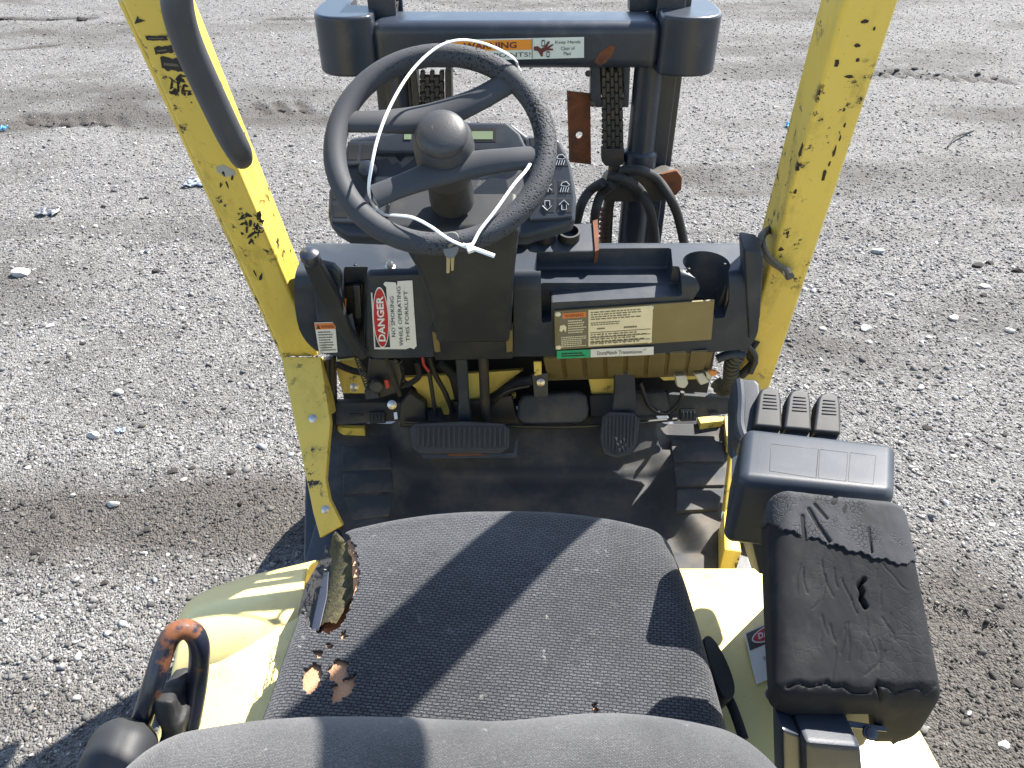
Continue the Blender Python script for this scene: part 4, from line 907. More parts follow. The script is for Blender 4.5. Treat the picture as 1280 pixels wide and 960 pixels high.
# parking brake
BP_ = YZ(1.075, 1.225, 1.125, 1.04)
pb = part('parking_brake_lever', slab([(377, 330), (388, 322), (398, 328), (424, 375), (440, 420), (460, 449), (452, 452), (440, 440), (415, 405), (392, 368)], BP_, 0.020, 0.006), PLD)
obj('knob', lathe([(0.0, -0.010), (0.012, -0.009), (0.0155, 0.0), (0.0145, 0.010), (0.009, 0.014), (0.0, 0.015)], BP_.on(388, 322, 0.0), (0.0, -0.3, 1), 20), BLK, pb)
brm = part('brake_mechanism', slab([(430, 358), (454, 356), (452, 400), (446, 440), (434, 410)], DF, 0.03, 0.003, h=-0.022), PBLK)
obj('link_plate', slab([(434, 395), (440, 392), (448, 428), (444, 432), (437, 415)], DF, 0.002, h=-0.012), mat('blue_grey_link', (0.28, 0.33, 0.40), 0.4, metal=0.4), brm)
obj('link_plate', slab([(441, 358), (450, 358), (452, 398), (444, 398)], DF, 0.008, 0.002, h=-0.008), BLK, brm)
obj('yellow_tab', slab([(429, 374), (433, 374), (432, 392), (429, 392)], DF, 0.002, h=-0.014), PORG, brm)

# ------------------------------------------------------------------ steering column, wheel, instrument panel
CF = YZ(1.052, 1.315, 1.122, 1.070)
part('steering_column', bevel(slab([(478, 286), (500, 305), (518, 335), (530, 365), (539, 400), (545, 432), (638, 431), (640, 400), (642, 360), (645, 330), (650, 286)], CF, 0.10), 0.012, 3), PLD)
IP = YZ(1.085, 1.318, 1.220, 1.458)                      # face plane of the instrument pod
pod_ol = [(410, 240), (409, 268), (413, 284), (432, 295), (480, 297), (660, 296), (700, 284), (719, 278), (721, 245), (714, 205), (700, 172), (660, 168), (640, 152), (560, 150), (500, 152), (470, 167), (436, 171)]
ins = part('instrument_panel', bevel(slab(pod_ol, IP, 0.045), 0.008, 3), PLA, label='dark instrument panel with touch buttons behind the steering wheel')
obj('screen_hood', slab([(470, 176), (478, 167), (560, 152), (634, 152), (650, 166), (662, 190), (470, 192)], IP, 0.03, 0.006, h=0.014), PLA, ins)
obj('peeling_film', slab([(470, 196), (492, 192), (500, 203), (512, 190), (600, 188), (648, 190), (655, 230), (652, 258), (640, 264), (590, 262), (480, 268), (466, 250)], IP, 0.002, h=0.003), FILM, ins)
obj('film_remnant', slab([(590, 240), (612, 222), (632, 224), (638, 245), (625, 262), (582, 264)], IP, 0.001, h=0.0045), PLA, ins)
obj('film_remnant', slab([(470, 200), (484, 198), (490, 206), (497, 202), (503, 210), (520, 196), (524, 238), (470, 242)], IP, 0.001, h=0.0045), PLA, ins)
obj('screen', slab([(590, 164), (616, 164), (616, 174), (590, 174)], IP, 0.002, h=0.0150), LCD, ins); obj('screen_bezel', slab([(586, 160), (620, 160), (620, 177), (586, 177)], IP, 0.002, h=0.0145), PBLK, ins)
obj('screen', slab([(505, 166), (514, 165), (514, 174), (505, 174)], IP, 0.002, h=0.0150), LCD, ins)
rw = obj('button_panel', slab([(655, 172), (699, 176), (712, 205), (718, 245), (716, 272), (661, 276), (663, 230)], IP, 0.01, 0.003, h=0.007), PLA, ins)
lw = obj('button_panel', slab([(434, 176), (470, 176), (466, 205), (432, 207)], IP, 0.01, 0.003, h=0.007), PLA, ins)
obj('button_panel', slab([(411, 236), (428, 230), (470, 262), (476, 280), (414, 278)], IP, 0.01, 0.003, h=0.006), PLA, ins)
def btn(c, ic=None, h=0.0075):
    obj('button', slab(c, IP, 0.003, 0.001, h=h), PLD, ins)
    if ic: obj('button_icon', ic, ICON, ins)
def line(pts, h=0.0085, r=0.0007): return tube([IP.on(u, v, h) for u, v in pts], r, 5, 1)
def arrow(u, v, s): return line([(u - 3, v + 5 * s), (u - 3, v - 1 * s), (u - 6, v - 1 * s), (u, v - 7 * s), (u + 6, v - 1 * s), (u + 3, v - 1 * s), (u + 3, v + 5 * s), (u - 3, v + 5 * s)])
def lamp(u, v): return join(line([(u - 5, v - 1), (u - 3, v - 5), (u + 2, v - 6), (u + 6, v - 2), (u + 3, v), (u - 5, v - 1)]), *[line([(u - 4 + k * 3, v + 1), (u - 6 + k * 3, v + 7)]) for k in range(4)])
btn([(661, 172), (676, 172), (677, 182), (663, 182)]); btn([(697, 178), (703, 190), (697, 192), (694, 180)])
btn([(690, 190), (706, 191), (711, 208), (692, 208)], lamp(701, 199))
btn([(677, 225), (693, 225), (694, 242), (676, 242)], join(line([(680, 230), (690, 238)]), line([(690, 230), (680, 238)]), line([(685, 228), (685, 240)]))); btn([(697, 225), (714, 225), (715, 242), (697, 242)], lamp(706, 233))
btn([(676, 248), (693, 248), (693, 266), (675, 266)], arrow(684, 256, -1)); btn([(696, 248), (714, 248), (715, 266), (696, 266)], arrow(705, 257, 1))
btn([(436, 180), (450, 180), (447, 200), (434, 200)]); btn([(453, 180), (468, 180), (464, 199), (450, 200)])
btn([(415, 236), (424, 236), (434, 248), (415, 250)], h=0.0065); btn([(415, 255), (434, 255), (435, 272), (417, 272)], h=0.0065)
obj('sticker_square', slab([(484, 254), (497, 249), (506, 256), (493, 263)], IP, 0.001, h=0.0045), PAPER, ins)
IGN = IP.on(460, 214, 0.004); obj('ignition_ball', lathe([(0.0, -0.012), (0.012, -0.006), (0.015, 0.004), (0.012, 0.014), (0.0, 0.018)], IGN, IP.n, 16), BLK, ins)
# steering wheel: tilted 39 degrees, four curved spokes
WN = Vector((0, -math.cos(R(51)), math.sin(R(51)))); WC = P(550.5, 183, y=0.992)
WPn = Plane(WC, WN)
wx = Vector((1, 0, 0)); wy = WN.cross(wx).normalized()
RR, rr_ = 0.1385, 0.0148
rim = tube([WC + (wx * math.cos(a) + wy * math.sin(a)) * RR for a in np.linspace(0, 2 * math.pi, 73)[:-1]], rr_, 18, 1, closed=True, up=tuple(WN))
wheel = part('steering_wheel', rim, WHL, sharp=80, label='worn charcoal steering wheel with pitted rubber rim')
def spoke(pts, ra, fl): return tube(pts, ra, 14, 8, flat=fl, up=tuple(WN))
W_ = lambda u, v, h=0.0: WPn.on(u, v, h)
obj('spoke', spoke([W_(428, 152), W_(470, 152, -0.004), W_(520, 150, -0.012), W_(560, 140, -0.012), W_(600, 123, -0.006), W_(640, 100)], [0.014, 0.0145, 0.018, 0.018, 0.0155, 0.015], (0.55, 1.12)), WSM, wheel, 80)
obj('spoke', spoke([W_(468, 246), W_(500, 233, 0.0), W_(545, 217, -0.006), W_(590, 206, -0.006), W_(640, 199, 0.0), W_(676, 196)], [0.015, 0.0145, 0.017, 0.017, 0.0145, 0.015], (0.55, 1.12)), WSM, wheel, 80)
hc = W_(556, 190, -0.02)
obj('hub', lathe([(0.036, -0.05), (0.040, -0.02), (0.0405, 0.012), (0.039, 0.030), (0.034, 0.040), (0.0, 0.040)], hc, WN, 32), WSM, wheel, 50)
obj('horn_button', lathe([(0.0335, 0.038), (0.0335, 0.044), (0.031, 0.050), (0.022, 0.055), (0.0, 0.057)], hc, WN, 32), mat('horn_cap_plastic', (0.045, 0.045, 0.047), 0.45, bump=0.2), wheel, 50)
hcp = Plane(hc + WN * 0.0555, WN)
obj('horn_icon', tube([hcp.on(u, v) for u, v in ((540, 158), (553, 155), (561, 152), (561, 165), (553, 162), (541, 163), (540, 158))], 0.0006, 5, 1), PGRY, wheel)
obj('column_neck', lathe([(0.034, -0.13), (0.030, -0.05), (0.036, -0.045)], hc, WN, 24), PLD, wheel)
# round gauge tubes behind the dash
tp = YZ(1.235, 1.240, 1.30, 1.262)
tb = part('tube_bank', slab([(636, 316), (746, 314), (741, 278), (640, 282)], tp, 0.05, 0.004), PLA)
for u, v in ((653, 300), (681, 297), (711, 297)):
    o_ = tp.on(u, v); obj('open_tube', lathe([(0.0, -0.03), (0.016, -0.03), (0.016, 0.016), (0.0195, 0.016), (0.0195, -0.03)], o_, (0, -0.25, 1), 28), PBLK, tb)
obj('rust_edge', slab([(741, 276), (747, 274), (749, 312), (744, 314)], tp, 0.03, h=0.004), RST, tb)
# ------------------------------------------------------------------ mast
MY = 1.60
MP = Plane((0, MY, 1.45), (0, -1, 0))
def mx_(u, v, y=MY): return P(u, v, y=y).x
def rail(x0, x1, y0, y1, z0, z1):                        # C section opening inwards
    t = 0.014; o = [(x0, y0), (x1, y0), (x1, y0 + t), (x0 + t, y0 + t), (x0 + t, y1 - t), (x1, y1 - t), (x1, y1), (x0, y1)]
    return bevel(prism([(a, b, z0) for a, b in o], (0, 0, z1 - z0)), 0.002, 1)
RLx, RRx = -0.285, 0.343
mast = part('mast_rail', rail(RRx, RRx - 0.055, 1.66, 1.78, 0.15, 1.60), BLK)
part('mast_rail', rail(RLx, RLx + 0.055, 1.66, 1.78, 0.15, 1.60), BLK)
mastb = part('mast_crossbar', bevel(box((0.008, 1.660, 1.462), (0.57, 0.12, 0.088)), 0.022, 5), BLK, label='black painted mast crossbar with scuffed edges')
def endblock(sx, x0, x1):
    o = [(x0, 1.60), (x0 + sx * 0.02, 1.585), (x0 + sx * 0.05, 1.575), (x1 - sx * 0.03, 1.580), (x1, 1.615), (x1 + sx * 0.004, 1.70), (x1 - sx * 0.01, 1.80), (x1 - sx * 0.045, 1.82), (x1 - sx * 0.06, 1.80), (x1 - sx * 0.055, 1.72), (x1 - sx * 0.065, 1.69), (x0 + sx * 0.01, 1.69)]
    pts = chaikin([Vector((a, b, 1.410)) for a, b in o], 2)
    return bevel(prism(pts, (0, 0, 0.110)), 0.026, 6)
part('crossbar_end', endblock(-1, -0.265, -0.387), BLK); part('crossbar_end', endblock(1, 0.285, 0.410), BLK)
part('rail_stop', slab([(470, 0), (480, -8), (485, 8), (478, 18), (470, 12)], Plane((0, 1.70, 1.5), (0, -1, 0)), 0.02, 0.003), RST)
part('rail_bracket', boolean(slab([(484, 22), (493, 5), (512, 5), (513, 24)], Plane((0, 1.73, 1.5), (0, -1, 0)), 0.05, 0.002), [(slab([(491, 30), (493, 8), (509, 8), (510, 30)], Plane((0, 1.73, 1.5), (0, -1, 0)), 0.2, h=0.05), 'DIFFERENCE')]), GRS)
part('rail_bracket', slab([(787, -5), (824, -5), (824, 14), (787, 16)], Plane((0, 1.72, 1.5), (0, -1, 0)), 0.04, 0.003), BLK)
rsp = Plane((0, 1.5995, 1.45), (0, -1, 0))
part('rust_streak', slab([(742, 78), (750, 66), (762, 57), (769, 58), (766, 68), (758, 78), (750, 82)], rsp, 0.002, h=0.001), RST)
# pinch point warning sticker
pq = Quad(*[rsp.on(u, v, 0.001) for u, v in ((500, 78), (730, 72), (730, 46), (500, 51))])
ps = part('pinch_warning_sticker', pq.rect(0.25, 0, 1, 1, 0.0012), mat('pale_green_sticker', (0.60, 0.66, 0.60), 0.4, var=0.06), label='long warning sticker across the mast crossbar')
obj('orange_band', pq.rect(0.262, 0.46, 0.715, 0.94, 0.0020), PORG, ps)
obj('lettering', lettering('WARNING', pq, 0.345, 0.55, 0.635, 0.85, 0.0026, False, 0.025), PBRN, ps); obj('lettering', lettering('PINCH POINTS!', pq, 0.33, 0.13, 0.71, 0.34, 0.0020), PBLK, ps)
o = obj('lettering', join(lettering('Keep Hands', pq, 0.845, 0.66, 0.98, 0.86, 0.0020), lettering('Clear of', pq, 0.875, 0.39, 0.95, 0.57, 0.0020), lettering('Mast', pq, 0.89, 0.15, 0.93, 0.32, 0.0020)), PBLK, ps)
obj('divider', pq.rect(0.717, 0.04, 0.721, 0.96, 0.0020), PGRY, ps)
hnd = [(0.728, 0.60), (0.728, 0.42), (0.75, 0.38), (0.768, 0.12), (0.776, 0.12), (0.778, 0.32), (0.80, 0.40), (0.832, 0.40), (0.832, 0.48), (0.81, 0.50), (0.835, 0.66), (0.828, 0.70), (0.80, 0.56), (0.815, 0.82), (0.805, 0.84), (0.785, 0.58), (0.765, 0.50), (0.75, 0.62)]
obj('hand_symbol', pq.poly(hnd, 0.0022), PBRN, ps)
for a0, b0, a1, b1 in ((0.77, 0.60, 0.787, 0.90), (0.797, 0.08, 0.813, 0.36)):
    obj('mast_symbol', pq.rect(a0, b0, a1, b1, 0.0024), PBLK, ps); obj('mast_symbol', pq.rect(a0 + 0.004, b0 + 0.06, a1 - 0.004, b1 - 0.06, 0.0028), PWHT, ps)
# chains
def chain(uc, v0, v1, y, wide):
    out = []; pl_ = Plane((0, y, 1.3), (0, -1, 0)); v = v0; k = 0
    while v < v1:
        for j in range(5):
            if (j + k) % 2: continue
            w_ = wide / 5; u = uc - wide / 2 + (j + 0.5) * w_ + (v - v0) * 0.02
            out.append(slab([(u - w_ * 0.47, v - 1), (u + w_ * 0.47, v - 1), (u + w_ * 0.47, v + 11.5), (u - w_ * 0.47, v + 11.5)], pl_, 0.016, 0.002, seg=1))
        a = pl_.on(uc - wide / 2, v + 5.5, -0.008); b = pl_.on(uc + wide / 2, v + 5.5, -0.008); out.append(tube([a, b], 0.0045, 6, 1)); v += 6.8; k += 1
    return join(*out)
o = part('lift_chain', chain(765, 84, 188, 1.635, 26), GRS); o['kind'] = 'stuff'
o = part('lift_chain', chain(540, 90, 165, 1.635, 30), GRS); o['kind'] = 'stuff'
ca_ = part('chain_anchor', slab([(752, 186), (781, 186), (780, 205), (773, 209), (757, 208), (752, 202)], Plane((0, 1.632, 1.2), (0, -1, 0)), 0.024, 0.003), GRS)
obj('anchor_bolt', tube([P(768, 205, y=1.645), P(764, 232, y=1.645), P(760, 262, y=1.65), P(757, 330, y=1.66)], 0.0125, 12, 1), GRS, ca_)
for i in range(9): obj('rod_thread', lathe([(0.0125, -0.002), (0.0145, 0), (0.0125, 0.002)], P(757 - i * 0.3, 262 + i * 6, y=1.652), (0, 0, 1), 12), RST, ca_)
pbk = part('pulley_bracket', join(slab([(738, 83), (750, 83), (752, 125), (760, 134), (745, 135), (738, 128)], Plane((0, 1.64, 1.36), (0, -1, 0)), 0.03, 0.003)), BLK)
obj('bracket_side', slab([(778, 83), (788, 83), (786, 135), (774, 134), (780, 120)], Plane((0, 1.64, 1.36), (0, -1, 0)), 0.03, 0.003), BLK, pbk)
obj('bracket_back', slab([(745, 80), (782, 80), (780, 118), (748, 118)], Plane((0, 1.70, 1.36), (0, -1, 0)), 0.01), PBLK, pbk)
for u, v in ((735, 92), (741, 130)): obj('bolt', bolt(P(u, v, y=1.638), (0, -1, 0), 0.005), GRS, pbk)
part('inner_rail', slab([(478, 88), (512, 88), (520, 175), (488, 175)], Plane((0, 1.65, 1.36), (0, -1, 0)), 0.06, 0.004), GRS)
part('inner_rail', slab([(512, 88), (520, 88), (528, 170), (519, 170)], Plane((0, 1.63, 1.36), (0, -1, 0)), 0.05, 0.002), GRS)
part('inner_rail', slab([(556, 88), (564, 88), (566, 170), (557, 170)], Plane((0, 1.63, 1.36), (0, -1, 0)), 0.05, 0.002), GRS)
cx_ = P(806, 140, y=1.64)
cyl = part('lift_cylinder', lathe([(0.029, 0.20), (0.032, 1.12), (0.032, 1.215), (0.030, 1.22), (0.030, 1.43)], (0.282, 1.655, 0.0), (0, 0, 1), 28), BLK)
obj('cylinder_collar', lathe([(0.030, 1.19), (0.037, 1.192), (0.037, 1.232), (0.031, 1.238)], (0.282, 1.655, 0), (0, 0, 1), 28), BLK, cyl)
part('lift_cylinder', lathe([(0.032, 0.20), (0.032, 1.22), (0.029, 1.225), (0.029, 1.43)], (-0.235, 1.672, 0.0), (0, 0, 1), 20), BLK)
crx = part('cross_brace', slab([(752, 234), (760, 222), (836, 216), (852, 222), (848, 244), (828, 252), (755, 254)], Plane((0, 1.605, 1.2), (0, -1, 0)), 0.05, 0.006), GRS)
obj('rusty_bracket', slab([(826, 218), (846, 213), (853, 222), (852, 238), (840, 247), (826, 240)], Plane((0, 1.600, 1.2), (0, -1, 0)), 0.012, 0.003), RST, crx)
obj('cable_tie', slab([(776, 230), (800, 234), (800, 238), (776, 235)], Plane((0, 1.602, 1.2), (0, -1, 0)), 0.01, 0.002), BLK, crx)
rpl = slab([(709, 114), (738, 117), (739, 206), (712, 203)], Plane((0, 1.64, 1.3), (0.15, -1, 0)), 0.006, 0.001)
part('rusty_plate', boolean(rpl, [(lathe([(0.0075, -0.05), (0.0075, 0.05)], Plane((0, 1.64, 1.3), (0.15, -1, 0)).on(724, 169), (0, 1, 0), 16), 'DIFFERENCE')]), RST, label='rust brown steel plate with one bolt hole beside the lift chain')
for pts in ([(720, 280), (727, 255), (738, 238), (754, 228)], [(742, 290), (745, 262), (752, 242), (766, 230)], [(762, 222), (780, 224), (800, 238), (812, 262), (818, 290), (822, 330)], [(776, 214), (800, 213), (822, 225), (840, 252), (850, 280), (860, 330)]):
    part('hydraulic_hose', tube([P(u, v, y=1.590 - 0.02 * (i % 2)) for i, (u, v) in enumerate(pts)], 0.0105, 12, 7), RUB)
part('cowl', prism([(-0.26, 1.27, 1.19), (-0.26, 1.46, 1.10), (-0.26, 1.46, 1.03), (-0.26, 1.27, 1.06)], (0.50, 0, 0), 0.01), PLD)

PED = mat('pedal_rubber', (0.034, 0.036, 0.041), 0.6, var=0.3, bump=0.3, bscale=500)
# ------------------------------------------------------------------ pedals
BPd = YZ(1.215, 0.845, 1.165, 0.790)
bp_ = part('brake_pedal', slab([(512, 534), (518, 529), (580, 526), (630, 529), (637, 536), (637, 560), (626, 567), (524, 568), (514, 558)], BPd, 0.014, 0.004), PED)
for i in range(18):
    u = 521 + i * 6.4; obj('pedal_rib', slab([(u, 533), (u + 3.6, 533), (u + 3.4, 560 - abs(i - 8.5) * 0.2), (u - 0.2, 560)], BPd, 0.004, 0.001, h=0.0032, seg=1), PED, bp_)
obj('pedal_plate', slab([(516, 555), (560, 566), (642, 566), (644, 552), (648, 548), (646, 572), (530, 573)], BPd, 0.006, 0.001, h=-0.006), BLK, bp_)
obj('worn_edge', slab([(560, 567), (600, 567), (610, 569), (560, 570)], BPd, 0.003, h=-0.003), RST, bp_)
obj('pedal_arm', slab([(569, 450), (584, 450), (586, 500), (590, 530), (572, 530), (573, 500)], YZ(1.235, 0.98, 1.232, 0.84), 0.02, 0.004), PLA, bp_)
part('steering_shaft', tube([P(604, 445, y=1.255), P(608, 545, y=1.255)], 0.0105, 14, 1), GRS)
AP = YZ(1.235, 0.84, 1.165, 0.765)
ap = part('accelerator_pedal', slab([(753, 520), (762, 514), (792, 515), (800, 524), (797, 552), (788, 569), (770, 574), (754, 567), (750, 548)], AP, 0.012, 0.004), PED)
for i in range(9):
    u = 756.5 + i * 4.6; top_, bot_ = 519 + abs(i - 4) * 0.5, 568 - abs(i - 3.4) ** 2 * 0.7
    obj('pedal_rib', slab([(u, top_), (u + 2.6, top_), (u + 2.0 - i * 0.15, bot_), (u - 0.6 - i * 0.15, bot_)], AP, 0.004, 0.001, h=0.003, seg=1), PED, ap)
obj('pedal_arm', slab([(768, 462), (793, 462), (795, 490), (796, 520), (764, 520), (768, 490)], YZ(1.255, 0.95, 1.245, 0.845), 0.018, 0.004), PLA, ap)
sc_ = [slab([(768 + k * 2.2, 546 + (k * 7) % 17), (772 + k * 1.8, 547 + (k * 7) % 17), (771 + k * 1.9, 551 + (k * 7) % 17)], AP, 0.001, h=0.0042) for k in range(7)]
for s_ in sc_: obj('scuff', s_, mat('pale_scuff', (0.22, 0.21, 0.20), 0.9), ap)
obj('pedal_hole', slab([(768, 562), (774, 561), (775, 567), (769, 567)], AP, 0.001, h=0.0046), PBLK, ap)
# ------------------------------------------------------------------ under the dash
fw = part('firewall', box((0.03, 1.405, 0.90), (0.84, 0.012, 0.36), 0.002), PBLK)
YP = Plane((0, 1.345, 0.95), (0, -1, 0.35))
for c in ([(418, 452), (448, 448), (462, 478), (462, 492), (428, 492)], [(503, 472), (655, 462), (618, 490), (596, 500), (586, 522), (562, 522), (530, 522), (520, 486)], [(735, 470), (782, 470), (782, 494), (740, 496)], [(632, 494), (645, 492), (645, 498), (634, 499)], [(822, 470), (880, 466), (880, 474), (830, 476)]):
    part('frame_plate', slab(c, YP, 0.015, 0.002), YEL)
part('yellow_tab', slab([(667, 452), (677, 452), (677, 468), (668, 470)], Plane((0, 1.22, 0.98), (0, -1, 0.3)), 0.006, 0.001), YEL)
part('strut', slab([(665, 468), (685, 466), (685, 496), (668, 497)], Plane((0, 1.24, 0.95), (0, -1, 0.3)), 0.01, 0.002), BLK)
part('bolt', bolt(Plane((0, 1.238, 0.95), (0, -1, 0.3)).on(676, 478), (0, -1, 0.3), 0.0065), STL)
part('bolt', bolt(YP.on(443, 484), YP.n, 0.0075), STL)
part('bolt', bolt(YP.on(414, 482), YP.n, 0.006), STL)
rp = YZ(1.178, 1.016, 1.225, 0.960)
rb = part('ribbed_cover', slab([(679, 447), (892, 439), (884, 470), (684, 476)], rp, 0.02, 0.002), OLVP)
for k in range(8):
    t0, t1 = k / 8, (k + 1) / 8 - 0.022; a = lambda t, top: (679 + 210 * t, 449 - 8.5 * t) if top else (684 + 199 * t, 474 - 6 * t)
    obj('rib_panel', slab([a(t0 + 0.004, 1), a(t1, 1), a(t1, 0), a(t0 + 0.004, 0)], rp, 0.006, 0.001, h=0.005, seg=1), OLVP, rb)
def hose(name, pts, r, m, y=1.30, dy=0.0, sub=6): return part(name, tube([P(u, v, y=y + dy * i) for i, (u, v) in enumerate(pts)], r, 10, sub), m)
def coil(name, a, b, r, turns, m, wr=0.0016):
    a, b = Vector(a), Vector(b); d = (b - a).normalized(); u = d.orthogonal().normalized(); s = d.cross(u); N = turns * 8
    return part(name, tube([a.lerp(b, i / N) + (u * math.cos(i * math.pi / 4) + s * math.sin(i * math.pi / 4)) * r for i in range(N + 1)], wr, 5, 1), m)
hose('hose', [(420, 455), (440, 463), (458, 468), (470, 480)], 0.007, RUB)
hose('cable_bundle', [(408, 448), (410, 480), (414, 505), (413, 535)], 0.008, PBLK, 1.26, -0.01)
coil('coil_spring', P(446, 445, y=1.20), P(462, 490, y=1.22), 0.0055, 14, GRS); coil('coil_spring', P(498, 448, y=1.24), P(503, 482, y=1.26), 0.0065, 9, GRS, 0.002)
lk = part('brake_linkage', slab([(461, 448), (498, 450), (503, 470), (498, 492), (478, 498), (456, 496), (458, 476)], Plane((0, 1.235, 0.95), (0, -1, 0.2)), 0.03, 0.004), PBLK)
obj('link_cylinder', lathe([(0.0, -0.02), (0.013, -0.02), (0.014, 0.012), (0.010, 0.016), (0.0, 0.016)], P(471, 482, y=1.215), (0.2, -1, 0.5), 16), GRS, lk)
obj('link_bracket', slab([(455, 488), (470, 486), (474, 498), (457, 500)], Plane((0, 1.215, 0.92), (0, -1, 0.2)), 0.012, 0.002), PLA, lk)
obj('link_rod', tube([P(482, 448, y=1.215), P(500, 495, y=1.225)], 0.005, 8, 1, flat=(1, 0.5)), GRS, lk)
obj('red_clip', slab([(480, 476), (485, 475), (487, 484), (483, 487)], Plane((0, 1.205, 0.93), (0, -1, 0.2)), 0.006, 0.001), REDW, lk)
obj('link_bolt', bolt(P(490, 506, y=1.20), (0, -1, 0.5), 0.0075), STL, lk)
part('white_tag', slab([(492, 516), (496, 515), (497, 523), (493, 524)], Plane((0, 1.22, 0.9), (0, -0.6, 1)), 0.003), WPL)
hose('red_wire', [(528, 445), (530, 456), (536, 464)], 0.003, REDW, 1.25); hose('black_wire', [(536, 446), (545, 470), (556, 490), (566, 515)], 0.0055, PBLK, 1.27); hose('brake_cable', [(536, 462), (541, 495), (546, 527)], 0.0045, GRS, 1.275)
hose('black_hose', [(550, 455), (566, 470), (574, 500)], 0.010, RUB, 1.30); hose('black_hose', [(612, 505), (640, 482), (665, 474)], 0.012, RUB, 1.30); hose('black_wire', [(610, 512), (632, 490), (662, 482)], 0.004, PBLK, 1.275)
hose('black_hose', [(520, 452), (524, 470), (508, 482)], 0.006, RUB, 1.28)
part('pivot_block', slab([(512, 490), (532, 504), (534, 535), (498, 535), (500, 505)], Plane((0, 1.30, 0.9), (0, -1, 0.4)), 0.04, 0.006), PBLK)
part('pedal_bracket', slab([(562, 502), (600, 500), (640, 494), (650, 530), (560, 530)], Plane((0, 1.315, 0.9), (0, -1, 0.4)), 0.03, 0.005), PBLK)
part('heater_box', slab([(648, 504), (655, 494), (722, 490), (734, 494), (736, 520), (728, 530), (655, 532), (646, 524)], YZ(1.30, 0.895, 1.255, 0.825), 0.06, 0.008, seg=3), MATR)
part('vent_duct', slab([(736, 494), (835, 490), (842, 520), (738, 522)], YZ(1.325, 0.90, 1.285, 0.83), 0.05, 0.006), MATR)
part('mat_rail', slab([(416, 503), (508, 503), (510, 526), (415, 532)], YZ(1.30, 0.85, 1.265, 0.765), 0.03, 0.004), MATR)
part('mat_rail', slab([(835, 492), (918, 498), (918, 517), (838, 527)], YZ(1.30, 0.88, 1.265, 0.785), 0.03, 0.004), MATR)
part('side_post', slab([(409, 446), (417, 446), (419, 540), (409, 545)], Plane((0, 1.30, 0.9), (0, -1, 0.3)), 0.03, 0.003), PBLK)
part('mat_seam', tube([P(506, 527, z=0.80), P(660, 533, z=0.80), P(745, 532, z=0.80), P(846, 524, z=0.80)], 0.004, 8, 4), PBLK)
for u0, v0 in ((461, 515), (850, 512)):
    cl = part('mat_clip', slab([(u0, v0), (u0 + 20, v0), (u0 + 21, v0 + 14), (u0 + 1, v0 + 15)], YZ(1.285, 0.84, 1.24, 0.765), 0.01, 0.002), PLD)
    for k in range(4): obj('clip_bar', slab([(u0 + 3 + k * 4.6, v0 + 3), (u0 + 5.4 + k * 4.6, v0 + 3), (u0 + 5.4 + k * 4.6, v0 + 12), (u0 + 3 + k * 4.6, v0 + 12)], YZ(1.285, 0.84, 1.24, 0.765), 0.004, 0.0008, h=0.003, seg=1), PLA, cl)
    obj('clip_slot', slab([(u0 + (-24 if u0 < 600 else 36), v0 + 2), (u0 + (-6 if u0 < 600 else 48), v0 + 2), (u0 + (-6 if u0 < 600 else 48), v0 + 5), (u0 + (-24 if u0 < 600 else 36), v0 + 6)], YZ(1.285, 0.84, 1.24, 0.765), 0.004, 0.001, h=0.002), PLD, cl)
for c in ([(844, 470), (858, 469), (861, 480), (856, 486), (847, 484)], [(868, 468), (879, 466), (888, 478), (876, 482)], [(882, 464), (890, 466), (890, 476), (884, 474)]): part('connector', slab(c, Plane((0, 1.22, 0.95), (0, -1, 0.4)), 0.02, 0.003), CREAM)
part('yellow_connector', slab([(886, 464), (896, 463), (898, 468), (890, 471)], Plane((0, 1.215, 0.97), (0, -1, 0.4)), 0.012, 0.002), PORG)
cvh = [P(925, 420, y=1.235), P(924, 440, y=1.20), P(915, 455, y=1.20), P(913, 475, y=1.215), P(905, 487, y=1.23), P(895, 478, y=1.25)]
part('convoluted_hose', tube(cvh, [0.012 + 0.0018 * (i % 2) for i in range(6)], 14, 10), mat('olive_hose', (0.06, 0.052, 0.032), 0.6)); cv = crom(cvh, 9)
for i in range(4, len(cv) - 4, 2):
    d_ = (cv[i + 1] - cv[i - 1]).normalized(); part('hose_ring', lathe([(0.0125, -0.0025), (0.0158, -0.0012), (0.0158, 0.0012), (0.0125, 0.0025)], cv[i], d_, 14), MATS['olive_hose'])
hose('black_hose', [(896, 449), (912, 443), (930, 444)], 0.0085, PLA, 1.19); hose('wire_bundle', [(945, 425), (936, 440), (942, 452), (934, 462), (925, 470)], 0.009, RUB, 1.22); hose('wire_bundle', [(932, 430), (944, 446), (938, 466)], 0.006, PBLK, 1.20)
hose('vent_wire', [(800, 478), (812, 508), (832, 517), (848, 505), (853, 490)], 0.0045, PBLK, 1.27)
part('white_clip', slab([(913, 492), (918, 486), (919, 500), (913, 504)], Plane((0, 1.23, 0.9), (0, -1, 0.4)), 0.006, 0.001), WPL)

